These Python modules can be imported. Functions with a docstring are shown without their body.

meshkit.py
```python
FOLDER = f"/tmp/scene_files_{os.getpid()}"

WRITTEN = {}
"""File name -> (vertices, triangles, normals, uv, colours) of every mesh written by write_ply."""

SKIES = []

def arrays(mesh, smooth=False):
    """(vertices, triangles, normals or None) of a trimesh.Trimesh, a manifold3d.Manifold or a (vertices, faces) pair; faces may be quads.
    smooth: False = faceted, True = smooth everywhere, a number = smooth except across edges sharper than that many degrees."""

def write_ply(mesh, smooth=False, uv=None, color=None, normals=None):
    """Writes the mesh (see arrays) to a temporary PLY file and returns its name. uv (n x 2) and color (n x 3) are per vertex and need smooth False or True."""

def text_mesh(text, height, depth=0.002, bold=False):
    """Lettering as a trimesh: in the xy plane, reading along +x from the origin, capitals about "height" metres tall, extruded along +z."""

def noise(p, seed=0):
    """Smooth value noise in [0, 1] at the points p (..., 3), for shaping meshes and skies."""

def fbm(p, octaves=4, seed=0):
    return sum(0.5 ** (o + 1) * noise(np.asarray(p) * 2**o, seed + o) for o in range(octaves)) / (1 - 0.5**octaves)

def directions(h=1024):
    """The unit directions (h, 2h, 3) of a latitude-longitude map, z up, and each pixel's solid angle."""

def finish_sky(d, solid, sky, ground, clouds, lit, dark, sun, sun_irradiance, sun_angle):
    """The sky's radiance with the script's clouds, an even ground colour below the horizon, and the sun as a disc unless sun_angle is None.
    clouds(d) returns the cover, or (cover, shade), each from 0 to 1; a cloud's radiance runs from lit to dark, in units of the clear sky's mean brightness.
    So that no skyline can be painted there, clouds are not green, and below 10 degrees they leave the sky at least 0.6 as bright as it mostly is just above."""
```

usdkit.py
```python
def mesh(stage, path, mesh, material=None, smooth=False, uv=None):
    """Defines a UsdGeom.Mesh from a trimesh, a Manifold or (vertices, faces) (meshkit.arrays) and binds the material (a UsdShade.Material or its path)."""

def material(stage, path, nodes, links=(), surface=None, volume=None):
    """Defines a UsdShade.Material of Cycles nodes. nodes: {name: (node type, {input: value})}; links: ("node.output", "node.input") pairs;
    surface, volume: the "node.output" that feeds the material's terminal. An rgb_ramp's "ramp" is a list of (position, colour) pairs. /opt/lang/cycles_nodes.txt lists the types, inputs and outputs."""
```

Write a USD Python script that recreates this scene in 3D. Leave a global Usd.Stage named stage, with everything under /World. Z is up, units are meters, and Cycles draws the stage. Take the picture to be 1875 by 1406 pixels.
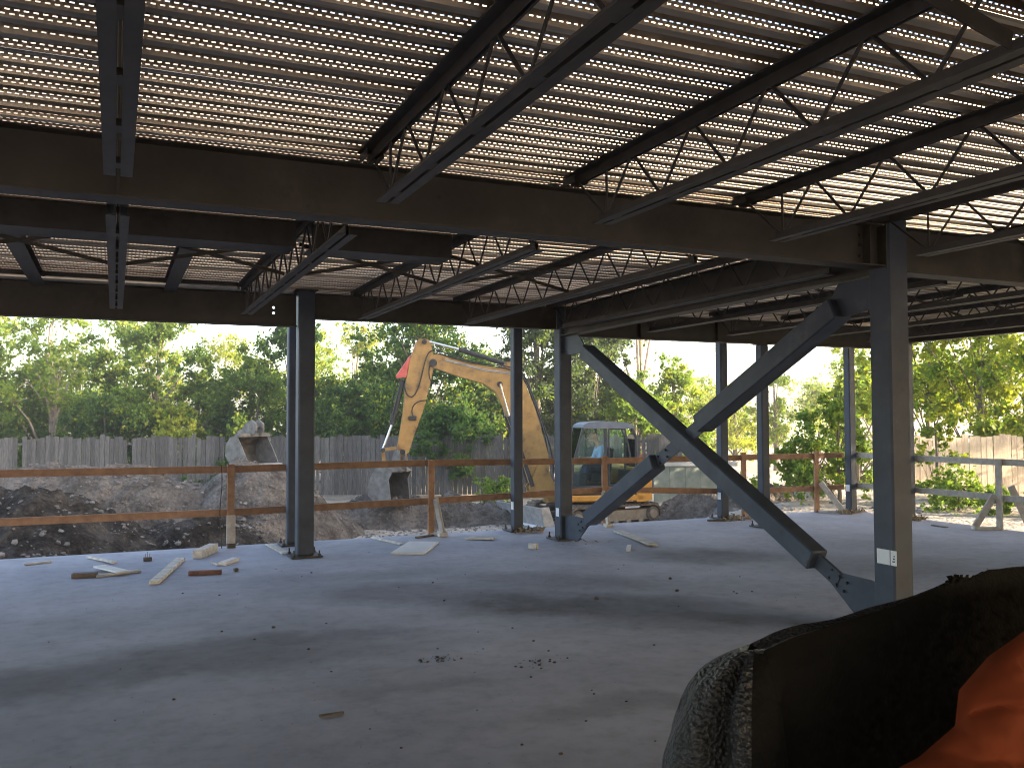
import math, random
import numpy as np, trimesh, manifold3d, usdkit, meshkit
from shapely.geometry import Polygon
from pxr import Usd, UsdGeom, UsdLux, UsdShade, Gf, Sdf

stage = Usd.Stage.CreateInMemory()
UsdGeom.SetStageUpAxis(stage, UsdGeom.Tokens.z)
UsdGeom.SetStageMetersPerUnit(stage, 1.0)
UsdGeom.Xform.Define(stage, '/World')
UsdGeom.Scope.Define(stage, '/World/Looks')
PI = math.pi

# ------------------------------------------------------------------ camera, sky, sun, exposure
EYE, FPX, YAW, PITCH, ROLL = np.array([0, 0, 1.6]), 1624.2, .421, .0381, -.0026
EXPOSURE, SKY, SUN = 2.22, 0.13, 1.25
SUN_EL, SUN_TURN = math.radians(20), math.radians(37)
FW = np.array([math.sin(YAW) * math.cos(PITCH), math.cos(YAW) * math.cos(PITCH), math.sin(PITCH)])
_r = np.array([math.cos(YAW), -math.sin(YAW), 0]); _u = np.cross(_r, FW)
RT, UP = math.cos(ROLL) * _r + math.sin(ROLL) * _u, -math.sin(ROLL) * _r + math.cos(ROLL) * _u
cam = UsdGeom.Camera.Define(stage, '/World/camera')
cam.CreateHorizontalApertureAttr(36.0); cam.CreateVerticalApertureAttr(36.0 * 767 / 1024)
cam.CreateFocalLengthAttr(FPX / 1875 * 36); cam.CreateClippingRangeAttr(Gf.Vec2f(.05, 3000))
cam.CreateExposureAttr(EXPOSURE)
m4 = np.eye(4); m4[0, :3], m4[1, :3], m4[2, :3], m4[3, :3] = RT, UP, -FW, EYE
cam.AddTransformOp().Set(Gf.Matrix4d(*m4.ravel().tolist()))

SD = np.array([math.cos(SUN_TURN) * math.cos(SUN_EL), -math.sin(SUN_TURN) * math.cos(SUN_EL), math.sin(SUN_EL)])
sun = UsdLux.DistantLight.Define(stage, '/World/sun')
sun.CreateNormalizeAttr(True); sun.CreateIntensityAttr(SUN); sun.CreateAngleAttr(0.5); sun.CreateColorAttr(Gf.Vec3f(1, .82, .58))
zx = np.cross([0, 0, 1], SD); zx /= np.linalg.norm(zx); zy = np.cross(SD, zx)
s4 = np.eye(4); s4[0, :3], s4[1, :3], s4[2, :3] = zx, zy, SD
sun.AddTransformOp().Set(Gf.Matrix4d(*s4.ravel().tolist()))
L = '/World/Looks/'
skym = usdkit.material(stage, L + 'sky', {
    's': ('sky_texture', {'sky_type': 'single_scattering', 'sun_disc': False, 'sun_elevation': SUN_EL, 'sun_rotation': math.atan2(SD[0], SD[1]), 'aerosol_density': 2.6}),
    'b': ('background_shader', {'strength': SKY})}, [('s.color', 'b.color')], surface='b.background')
dome = UsdLux.DomeLight.Define(stage, '/World/sky')
UsdShade.MaterialBindingAPI.Apply(dome.GetPrim()).Bind(skym)
dome.GetPrim().SetCustomDataByKey('kind', 'structure')

# ------------------------------------------------------------------ materials
def mat(name, c1, c2=None, scale=6., rough=.6, metal=0., bump=0., bscale=None, spec=.4, stretch=None, detail=4., lo=.35, hi=.65, coord='object', rand=0., ramp=None, dist=.01):
    """A principled surface whose colour runs between c1 and c2 with noise; optional noise relief."""
    c2 = c2 or c1
    n = {'tc': ('texture_coordinate', {}), 'g': ('geometry', {}), 'mp': ('mapping', {'scale': stretch or (1, 1, 1)}),
         'n': ('noise_texture', {'scale': scale, 'detail': detail, 'roughness': .6}),
         'r': ('rgb_ramp', {'ramp': ramp or [(lo, c1), (hi, c2)]}),
         'p': ('principled_bsdf', {'roughness': rough, 'metallic': metal, 'specular_ior_level': spec})}
    k = [('g.position' if coord == 'world' else 'tc.object', 'mp.vector'), ('mp.vector', 'n.vector'), ('n.fac', 'r.fac')]
    col = 'r.color'
    if rand:
        n['oi'] = ('object_info', {}); n['hv'] = ('hsv', {'saturation': 1.0}); n['mr'] = ('map_range', {'to_min': 1 - rand, 'to_max': 1 + rand})
        k += [('oi.random', 'mr.value'), ('mr.result', 'hv.value'), (col, 'hv.color')]; col = 'hv.color'
    k.append((col, 'p.base_color'))
    if bump:
        n['bn'] = ('noise_texture', {'scale': bscale or scale * 4, 'detail': 5}); n['b'] = ('bump', {'strength': bump, 'distance': dist})
        k += [('mp.vector', 'bn.vector'), ('bn.fac', 'b.height'), ('b.normal', 'p.normal')]
    return usdkit.material(stage, L + name, n, k, surface='p.BSDF')

M = {}
M['primer'] = mat('blue_grey_primer', (.031, .042, .066), (.045, .059, .088), 3.5, .5, bump=.1, bscale=90, detail=8, ramp=[(.28, (.024, .032, .050)), (.42, (.035, .047, .073)), (.60, (.046, .060, .090)), (.67, (.065, .078, .105)), (.70, (.052, .056, .07)), (.76, (.085, .055, .04))])
M['girder'] = mat('brown_grey_primer', (.040, .034, .030), (.058, .050, .044), 2.2, .55, bump=.1, bscale=60, detail=8, ramp=[(.28, (.030, .026, .023)), (.45, (.043, .037, .032)), (.62, (.058, .050, .044)), (.70, (.080, .070, .060)), (.76, (.075, .048, .033))])
M['joist'] = mat('dark_joist_paint', (.04, .036, .034), (.06, .053, .05), 8, .5)
M['deck'] = mat('galvanised_deck', (.42, .35, .28), (.58, .50, .41), 5, .38, metal=.7, stretch=(.3, 3, 3))  # all deck metals: warm base tint stands in for warm sun bounce
M['deck_dull'] = mat('galvanised_deck_dull', (.33, .28, .23), (.46, .40, .34), 4, .5, metal=.65, stretch=(.3, 3, 3))
M['deck_stained'] = mat('galvanised_deck_stained', (.26, .20, .15), (.54, .46, .38), 2.2, .42, metal=.65, stretch=(.25, 2, 2))
M['bolt'] = mat('dark_bolt', (.04, .04, .045), (.07, .065, .06), 30, .5, metal=.4)
M['sticker'] = mat('white_label', (.75, .76, .78), (.8, .8, .82), 40, .6)
M['wood'] = mat('new_lumber', (.25, .13, .075), (.36, .205, .115), 9, .7, stretch=(1, 1, 1), rand=.22, bump=.15, bscale=60)
M['wood_worn_sunlit'] = mat('worn_sunlit_lumber', (.38, .34, .30), (.52, .47, .41), 14, .8, rand=.15, bump=.2, bscale=70)  # worn wood; its pale tone also paints sunlight on the right rails
M['scrap'] = mat('scrap_lumber', (.46, .41, .35), (.66, .61, .54), 12, .8, rand=.2, bump=.15, bscale=60)
M['scrap_dark'] = mat('dark_scrap_lumber', (.10, .08, .065), (.18, .14, .11), 14, .8, rand=.2)
M['scrap_red'] = mat('red_brown_scrap', (.16, .075, .06), (.24, .12, .09), 14, .8)
M['ply'] = mat('sky_paled_plywood', (.70, .68, .65), (.80, .78, .75), 5, .75, stretch=(1, 6, 1))  # pale base colour carries the sky reflected in flat faces
M['picket'] = mat('weathered_picket', (.058, .056, .056), (.12, .114, .11), 7, .9, stretch=(6, 6, .6), rand=.3, bump=.3, bscale=30)
M['picket_sunlit'] = mat('sunlit_tan_picket', (.50, .41, .31), (.66, .56, .44), 7, .9, stretch=(6, 6, .6), rand=.12, bump=.3, bscale=30)  # tan lightened so the colour carries bright sun on the right fence
M['bark'] = mat('bark', (.10, .08, .06), (.19, .16, .13), 14, .95, stretch=(3, 3, .6), bump=.5, bscale=25, dist=.03)
M['bark_pale'] = mat('pale_bark', (.26, .20, .17), (.40, .33, .28), 10, .9, stretch=(2, 2, .7))
M['yellow'] = mat('machine_yellow', (.40, .205, .035), (.50, .27, .055), 3, .45, ramp=[(.32, (.13, .08, .04)), (.42, (.29, .165, .055)), (.54, (.35, .20, .062)), (.75, (.41, .245, .085))], bump=.05)
M['orange_panel'] = mat('machine_orange', (.55, .24, .035), (.62, .29, .05), 4, .42)
M['dark_machine'] = mat('machine_black', (.022, .022, .025), (.045, .042, .04), 10, .55)
M['cab_paint'] = mat('cab_frame_grey', (.028, .03, .034), (.05, .053, .06), 6, .35)
M['cab_roof'] = mat('cab_roof_grey', (.11, .125, .16), (.16, .175, .21), 3, .4)
M['steel'] = mat('worn_steel', (.28, .27, .26), (.42, .40, .38), 6, .5, metal=.4, bump=.1)
M['bucket'] = mat('muddy_bucket', (.11, .10, .088), (.21, .19, .17), 6, .75, bump=.25, bscale=20)
M['bucket_in_shade'] = mat('bucket_inside_shade', (.05, .042, .035), (.10, .085, .07), 8, .9, bump=.3)  # muddy tone darkened further to paint the shade inside the buckets
M['chrome'] = mat('chrome_rod', (.75, .75, .76), (.82, .82, .83), 3, .18, metal=1.)
M['hose'] = mat('rubber_hose', (.018, .018, .02), (.03, .03, .032), 8, .5)
M['red'] = mat('faded_red', (.42, .06, .05), (.52, .12, .10), 6, .6)
M['track'] = mat('muddy_track', (.10, .075, .055), (.20, .155, .115), 9, .9, bump=.4, bscale=25, dist=.02)
M['mud'] = mat('dried_mud', (.24, .185, .13), (.34, .27, .20), 5, .95, bump=.3, bscale=20)
M['skin'] = mat('skin', (.42, .25, .18), (.48, .29, .21), 8, .55)
M['shirt'] = mat('pale_blue_shirt', (.46, .54, .76), (.54, .62, .82), 8, .85)
M['trousers'] = mat('dark_trousers', (.03, .035, .055), (.05, .05, .07), 8, .9)
M['seat'] = mat('dark_seat', (.025, .025, .028), (.04, .04, .045), 8, .8)
M['rock'] = mat('rock', (.10, .092, .085), (.24, .22, .20), 2.5, .95, rand=.3, bump=.3, coord='world')
M['crumb'] = mat('dark_crumb', (.05, .045, .04), (.12, .10, .09), 12, .95)
M['pale_wall'] = mat('pale_barrier', (.45, .44, .41), (.60, .58, .54), 3, .85, bump=.2)
M['green_wall'] = mat('grey_green_board', (.16, .19, .16), (.26, .28, .24), 3, .85, bump=.2)
M['brown_leaf'] = mat('dry_fronds', (.26, .19, .11), (.40, .30, .19), 5, .9)
M['wire'] = mat('rusty_wire', (.05, .04, .035), (.08, .06, .05), 20, .7)
M['pane'] = usdkit.material(stage, L + 'window_pane', {'f': ('fresnel', {'IOR': 1.28}), 't': ('transparent_bsdf', {'color': (.86, .95, .93)}), 'g': ('glossy_bsdf', {'roughness': .02, 'color': (.9, .95, 1)}), 'm': ('mix_closure', {})},
                            [('f.fac', 'm.fac'), ('t.BSDF', 'm.closure1'), ('g.BSDF', 'm.closure2')], surface='m.closure')

def plastic(name, c1, c2, rough, bump, bscale, dist, spec=.5):
    return usdkit.material(stage, L + name, {
        'tc': ('texture_coordinate', {}), 'n': ('noise_texture', {'scale': 6., 'detail': 4}), 'r': ('rgb_ramp', {'ramp': [(.35, c1), (.65, c2)]}),
        'v': ('voronoi_texture', {'scale': bscale, 'feature': 'f1'}), 'n2': ('noise_texture', {'scale': bscale * .8, 'detail': 5, 'distortion': 1.2}), 'ad': ('math', {'math_type': 'add'}),
        'b': ('bump', {'strength': bump, 'distance': dist}), 'p': ('principled_bsdf', {'roughness': rough, 'specular_ior_level': spec})},
        [('tc.object', 'n.vector'), ('n.fac', 'r.fac'), ('r.color', 'p.base_color'), ('tc.object', 'v.vector'), ('tc.object', 'n2.vector'), ('v.distance', 'ad.value1'), ('n2.fac', 'ad.value2'), ('ad.value', 'b.height'), ('b.normal', 'p.normal')], surface='p.BSDF')
M['black_sheet'] = plastic('black_woven_sheet', (.014, .014, .016), (.024, .024, .026), .30, 1., 85, .010)
M['sheet_matte_shade'] = plastic('black_sheet_near_shade', (.005, .0045, .0045), (.008, .0075, .007), .8, .4, 90, .004, .12)  # shaded copy of the sheet: darker colour for its near face
M['orange_tarp'] = plastic('orange_tarp', (.12, .023, .008), (.165, .034, .011), .85, .18, 14, .01, .12)

def leafmat(name, c1, c2, c3, trans=.55):
    """Leaves: colour varies by leaf clump and by leaf, with light coming through."""
    return usdkit.material(stage, L + name, {
        'g': ('geometry', {}), 'n': ('noise_texture', {'scale': .8, 'detail': 2}), 'wn': ('map_range', {'to_min': -.22, 'to_max': .22}), 'a': ('math', {'math_type': 'add'}),
        'r': ('rgb_ramp', {'ramp': [(.28, c1), (.5, c2), (.74, c3)]}), 'd': ('principled_bsdf', {'roughness': .55, 'specular_ior_level': .3}), 't': ('translucent_bsdf', {}),
        'mx': ('mix', {'mix_type': 'multiply', 'fac': 1., 'color2': (1.5, 1.6, .7)}), 'm': ('mix_closure', {'fac': trans})},
        [('g.position', 'n.vector'), ('g.random_per_island', 'wn.value'), ('n.fac', 'a.value1'), ('wn.result', 'a.value2'), ('a.value', 'r.fac'), ('r.color', 'd.base_color'), ('r.color', 'mx.color1'), ('mx.color', 't.color'), ('d.BSDF', 'm.closure1'), ('t.BSDF', 'm.closure2')], surface='m.closure')
M['leaf_green'] = leafmat('green_leaves', (.085, .14, .03), (.19, .265, .05), (.34, .39, .075))
M['leaf_deep'] = leafmat('deep_green_leaves', (.055, .11, .032), (.12, .19, .05), (.25, .32, .07))
M['leaf_grey'] = leafmat('grey_green_leaves', (.07, .10, .05), (.125, .165, .07), (.21, .245, .105))
M['leaf_yellow'] = leafmat('yellow_sunlit_leaves', (.22, .25, .035), (.40, .39, .055), (.54, .46, .065))  # yellow leaves, brightened so the colour stands in for strong sun
M['leaf_light'] = leafmat('light_green_leaves', (.14, .21, .045), (.26, .33, .065), (.39, .43, .095))

# concrete with damp stains that have a shape of their own
STAINS = [(.35, 6.30, 1.15, .26, -.12, .75), (1.1, 6.55, .75, .17, -.1, .8), (-.5, 6.2, .6, .3, 0., .7), (3.6, 6.75, 1.5, .36, -.72, .95), (4.55, 5.85, .62, .22, -.70, 1.), (2.7, 7.75, 1.0, .35, -.5, .7), (3.9, 7.9, .8, .3, -.5, .55),
          (6.35, 8.45, .85, .4, -.6, .8), (2.0, 9.0, .9, .22, -.1, .35), (1.7, 5.1, .45, .12, -.2, .35), (2.55, 4.25, .5, .13, -.2, .4), (3.1, 3.5, .4, .2, .3, .5), (7.5, 7.2, 1.0, .4, -.4, .4)]
n = {'g': ('geometry', {}), 'w': ('noise_texture', {'scale': 1.6, 'detail': 5, 'roughness': .6}), 'ws': ('vector_math', {'math_type': 'scale', 'scale': .95}), 'wc': ('vector_math', {'math_type': 'add', 'vector2': (-.47, -.47, 0)}), 'sn': ('noise_texture', {'scale': 1.1, 'detail': 6, 'roughness': .65}), 'sr': ('map_range', {'from_min': .36, 'from_max': .62, 'to_min': .5, 'to_max': 1., 'clamp': True}), 'sb': ('math', {'math_type': 'multiply'}), 'wa': ('vector_math', {'math_type': 'add'}),
     'n1': ('noise_texture', {'scale': .55, 'detail': 6, 'roughness': .62}), 'n2': ('noise_texture', {'scale': 7., 'detail': 6, 'roughness': .7}), 'n3': ('noise_texture', {'scale': 60., 'detail': 3}),
     'r1': ('rgb_ramp', {'ramp': [(.3, (.315, .315, .365)), (.55, (.43, .43, .49)), (.72, (.525, .525, .59))]}), 'r2': ('rgb_ramp', {'ramp': [(.3, (.82, .82, .82)), (.5, (1, 1, 1)), (.75, (1.1, 1.1, 1.1))]}),
     'mm': ('mix', {'mix_type': 'multiply', 'fac': 1.}), 'sm': ('mix', {'mix_type': 'mix', 'color2': (.085, .074, .066)}),
     'p': ('principled_bsdf', {'specular_ior_level': .22}), 'ro': ('map_range', {'from_min': 0., 'from_max': 1., 'to_min': .68, 'to_max': .85}), 'b': ('bump', {'strength': .18, 'distance': .004}), 'hh': ('math', {'math_type': 'add'})}
k = [('g.position', 'w.vector'), ('w.color', 'ws.vector1'), ('ws.vector', 'wc.vector1'), ('wc.vector', 'wa.vector1'), ('g.position', 'wa.vector2'), ('g.position', 'n1.vector'), ('g.position', 'n2.vector'), ('g.position', 'n3.vector'), ('n1.fac', 'r1.fac'), ('n2.fac', 'r2.fac'),
     ('r1.color', 'mm.color1'), ('r2.color', 'mm.color2'), ('mm.color', 'sm.color1'), ('sm.color', 'p.base_color'), ('n2.fac', 'hh.value1'), ('n3.fac', 'hh.value2'), ('hh.value', 'b.height'), ('b.normal', 'p.normal')]
prev = None
for i, (cx, cy, a, b_, rot, amt) in enumerate(STAINS):
    # texture-type mapping: subtract the centre, unrotate, divide by the half axes
    n[f'm{i}'] = ('mapping', {'mapping_type': 'texture', 'location': (cx, cy, 0), 'rotation': (0, 0, rot), 'scale': (a * 1.3, b_ * 1.55, 1000.)})
    n[f'l{i}'] = ('vector_math', {'math_type': 'length'})
    n[f'f{i}'] = ('map_range', {'range_type': 'smoothstep', 'from_min': 1.5, 'from_max': .35, 'to_min': 0., 'to_max': amt, 'clamp': True})
    k += [('wa.vector', f'm{i}.vector'), (f'm{i}.vector', f'l{i}.vector1'), (f'l{i}.value', f'f{i}.value')]
    if prev is None: prev = f'f{i}.result'
    else:
        n[f'x{i}'] = ('math', {'math_type': 'maximum'}); k += [(prev, f'x{i}.value1'), (f'f{i}.result', f'x{i}.value2')]; prev = f'x{i}.value'
n['sa'] = ('math', {'math_type': 'multiply', 'value2': .85}); k += [('g.position', 'sn.vector'), ('sn.fac', 'sr.value'), (prev, 'sb.value1'), ('sr.result', 'sb.value2'), ('sb.value', 'sa.value1'), ('sa.value', 'sm.fac'), ('sa.value', 'ro.value'), ('ro.result', 'p.roughness')]
M['concrete'] = usdkit.material(stage, L + 'concrete_slab', n, k, surface='p.BSDF')

def soil(name, ramp, bump, sc=1.2):
    return usdkit.material(stage, L + name, {
        'g': ('geometry', {}), 'n': ('noise_texture', {'scale': sc, 'detail': 7, 'roughness': .68}), 'n2': ('noise_texture', {'scale': 9., 'detail': 6, 'roughness': .75}), 'v': ('voronoi_texture', {'scale': 13.}),
        'a': ('math', {'math_type': 'multiply_add', 'value2': .45}), 'r': ('rgb_ramp', {'ramp': ramp}), 'h': ('math', {'math_type': 'subtract'}), 'b': ('bump', {'strength': bump, 'distance': .06}), 'p': ('principled_bsdf', {'roughness': .97, 'specular_ior_level': .15})},
        [('g.position', 'n.vector'), ('g.position', 'n2.vector'), ('g.position', 'v.vector'), ('n2.fac', 'a.value1'), ('n.fac', 'a.value3'), ('a.value', 'r.fac'), ('r.color', 'p.base_color'), ('n2.fac', 'h.value1'), ('v.distance', 'h.value2'), ('h.value', 'b.height'), ('b.normal', 'p.normal')], surface='p.BSDF')
M['ground'] = soil('sandy_ground', [(.5, (.20, .17, .135)), (.68, (.38, .33, .27)), (.85, (.52, .46, .39))], .8)
M['gravel'] = soil('pale_gravel', [(.5, (.05, .042, .036)), (.66, (.105, .09, .077)), (.85, (.20, .173, .15))], 1., 2.)
M['dark_soil'] = soil('dark_soil', [(.5, (.015, .012, .0105)), (.7, (.034, .028, .024)), (.88, (.09, .078, .067))], 1., 2.)

# ------------------------------------------------------------------ helpers
COUNT = {}
def numbered(path):
    c = COUNT.get(path, 0); COUNT[path] = c + 1
    return path if c == 0 else f'{path}_{c:03d}'
def tag(prim, label=None, cat=None, group=None, kind=None):
    for key, v in (('label', label), ('category', cat), ('group', group), ('kind', kind)):
        if v: prim.SetCustomDataByKey(key, v)
LOC = {}
def thing(name, label, cat, loc=(0, 0, 0), group=None, kind=None):
    path = numbered('/World/' + name)
    x = UsdGeom.Xform.Define(stage, path); x.AddTranslateOp().Set(Gf.Vec3d(*map(float, loc)))
    LOC[path] = np.array(loc, float); tag(x.GetPrim(), label, cat, group, kind)
    return path
def arr(mesh):
    if isinstance(mesh, MB): mesh = mesh.mesh()
    return mesh
def part(parent, name, mesh, m, label=None, kind=None, smooth=False):
    """A mesh given in world coordinates becomes a child of its thing (or of a part)."""
    path = numbered(parent + '/' + name)
    root = '/'.join(parent.split('/')[:3])
    v, f, _ = meshkit.arrays(arr(mesh), False)
    u = usdkit.mesh(stage, path, (v - LOC[root], f), M[m] if isinstance(m, str) else m, smooth=smooth)
    tag(u.GetPrim(), label=label, kind=kind)
    return path
def single(name, mesh, m, label=None, cat=None, group=None, kind=None, smooth=False):
    """A thing that is one mesh."""
    path = numbered('/World/' + name)
    u = usdkit.mesh(stage, path, arr(mesh), M[m], smooth=smooth)
    tag(u.GetPrim(), label, cat, group, kind)
    return path
def copy_of(src, name, label, cat, loc, group=None):
    path = numbered('/World/' + name)
    x = UsdGeom.Xform.Define(stage, path); p = x.GetPrim()
    p.GetReferences().AddInternalReference(src); p.SetInstanceable(True)
    p.GetAttribute('xformOp:translate').Set(Gf.Vec3d(*map(float, loc)))
    tag(p, label, cat, group)
    return path

def frame(d, up=(0, 0, 1)):
    d = np.asarray(d, float); d = d / np.linalg.norm(d); up = np.asarray(up, float)
    if abs(d @ up) > .98: up = np.array([1., 0, 0])
    s = np.cross(up, d); s /= np.linalg.norm(s); u = np.cross(d, s)
    return d, s, u
class MB:
    """Collects simple solids into one mesh."""
    def __init__(self): self.v, self.f, self.c = [], [], 0
    def add(self, v, f):
        v, f = np.asarray(v, float), np.asarray(f, int)
        if f.shape[1] == 4: f = np.vstack([f[:, [0, 1, 2]], f[:, [0, 2, 3]]])
        self.v.append(v); self.f.append(f + self.c); self.c += len(v); return self
    def tm(self, t): return self.add(t.vertices, t.faces)
    def box(self, lo, hi, ch=0.):
        return self.bar_c((np.array(lo) + np.array(hi)) / 2, np.array(hi, float) - np.array(lo, float), np.eye(3), ch)
    def bar_c(self, c, size, axes, ch=0.):
        """Box with centre, size along the three axes (rows); ch chamfers the edges."""
        h = np.asarray(size, float) / 2
        if ch <= 0:
            v = np.array([[x, y, z] for x in (-1, 1) for y in (-1, 1) for z in (-1, 1)]) * h
            f = [[0, 1, 3, 2], [4, 6, 7, 5], [0, 4, 5, 1], [2, 3, 7, 6], [0, 2, 6, 4], [1, 5, 7, 3]]
            return self.add(v @ np.asarray(axes) + c, f)
        ch = min(ch, h.min() * .8)
        v = []
        for x in (-1, 1):
            for y in (-1, 1):
                for z in (-1, 1):
                    for a in range(3):
                        q = np.array([x, y, z]) * (h - ch); q[a] = [x, y, z][a] * h[a]; v.append(q)
        t = trimesh.Trimesh(np.array(v), process=False).convex_hull
        return self.add(t.vertices @ np.asarray(axes) + c, t.faces)
    def bar(self, p, q, w, h, up=(0, 0, 1), ch=0.):
        """Rectangular bar from p to q: w across, h along up."""
        p, q = np.asarray(p, float), np.asarray(q, float)
        d, s, u = frame(q - p, up)
        return self.bar_c((p + q) / 2, (np.linalg.norm(q - p), w, h), np.array([d, s, u]), ch)
    def tube(self, pts, r, sides=8, cap=True):
        pts = np.asarray(pts, float); r = np.broadcast_to(np.asarray(r, float), (len(pts),))
        t = np.gradient(pts, axis=0); t /= np.linalg.norm(t, axis=1, keepdims=True) + 1e-12
        ref = np.array([0, 0, 1.]) if abs(t[:, 2]).mean() < .8 else np.array([1., 0, 0])
        a = np.cross(t, ref); a /= np.linalg.norm(a, axis=1, keepdims=True) + 1e-12; b = np.cross(t, a)
        ang = np.arange(sides) * 2 * PI / sides
        v = pts[:, None] + r[:, None, None] * (np.cos(ang)[None, :, None] * a[:, None] + np.sin(ang)[None, :, None] * b[:, None])
        nn = len(pts); f = []
        for i in range(nn - 1):
            for j in range(sides):
                f.append([i * sides + j, i * sides + (j + 1) % sides, (i + 1) * sides + (j + 1) % sides, (i + 1) * sides + j])
        f = np.array(f); v = v.reshape(-1, 3)
        tri = np.vstack([f[:, [0, 1, 2]], f[:, [0, 2, 3]]])
        if cap:
            c0, c1 = len(v), len(v) + 1; v = np.vstack([v, pts[0], pts[-1]])
            e = [[c0, (j + 1) % sides, j] for j in range(sides)] + [[c1, (nn - 1) * sides + j, (nn - 1) * sides + (j + 1) % sides] for j in range(sides)]
            tri = np.vstack([tri, e])
        return self.add(v, tri)
    def rod(self, p, q, r, sides=8): return self.tube([p, q], [r, r], sides)
    def prism(self, poly, o, ax, ay, az, t):
        """Polygon (2D, along ax and ay from o) given the thickness t along az, centred."""
        e = trimesh.creation.extrude_polygon(Polygon(poly).buffer(0), 1.0, engine='earcut')
        v = e.vertices; w = np.asarray(o) + v[:, :1] * np.asarray(ax) + v[:, 1:2] * np.asarray(ay) + (v[:, 2:] - .5) * t * np.asarray(az)
        f = e.faces if np.dot(np.cross(ax, ay), az) > 0 else e.faces[:, ::-1]
        return self.add(w, f)
    def mesh(self): return trimesh.Trimesh(np.vstack(self.v), np.vstack(self.f), process=False)

def ray(px, py): return FW + RT * (px - 937.5) / FPX - UP * (py - 703) / FPX
def spot(px, depth):
    """Ground plan position of something seen in column px of the photograph at a distance."""
    p = EYE + ray(px, 765) * depth
    return p[0], p[1]

X3, Y3 = np.array([1., 0, 0]), np.array([0, 1., 0]); Z3 = np.array([0, 0, 1.])
ORD = ['first', 'second', 'third', 'fourth', 'fifth', 'sixth', 'seventh', 'eighth', 'ninth', 'tenth', 'eleventh', 'twelfth']

# ------------------------------------------------------------------ ground, mounds, slab
RNG = np.random.default_rng(7)
SLAB_Y, SLAB_X = 11.72, 11.58
def base_height(x, y):
    s = lambda a: np.clip(a, 0, 1) ** 2 * (3 - 2 * np.clip(a, 0, 1))
    right = s((x - 10.5) / 3.5) * s((17.5 - (y - 0.12 * x)) / 4 + .2)
    h = -1.15 + .80 * right
    h = h + .75 * s((np.hypot(x, y) - 60) / 60) * .3
    return h
def ground_height(x, y):
    p = np.stack([x, y, 0 * x], -1)
    near = np.exp(-((np.hypot(x - 8, y - 18) / 30) ** 2))
    return base_height(x, y) + near * (.22 * (meshkit.fbm(p * .45, 4, 3) - .5) + .10 * (meshkit.fbm(p * 2.2, 4, 5) - .5))
def grid_mesh(xs, ys, hf):
    gx, gy = np.meshgrid(xs, ys, indexing='ij'); z = hf(gx, gy)
    v = np.stack([gx, gy, z], -1).reshape(-1, 3); a, b = len(xs), len(ys)
    i, j = np.meshgrid(np.arange(a - 1), np.arange(b - 1), indexing='ij'); q = (i * b + j).ravel()
    return v, np.stack([q, q + b, q + b + 1, q + 1], -1)
def axis(lo, hi, step, far):
    mid = np.arange(lo, hi, step); g = step * 1.35 ** np.arange(1, 60); g = np.cumsum(g); g = g[g < far]
    return np.concatenate([lo - g[::-1], mid, hi - step + g])
gm = grid_mesh(axis(-12, 26, .22, 700), axis(11, 38, .22, 700), ground_height)
single('ground', gm, 'ground', kind='structure', smooth=True)

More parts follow.
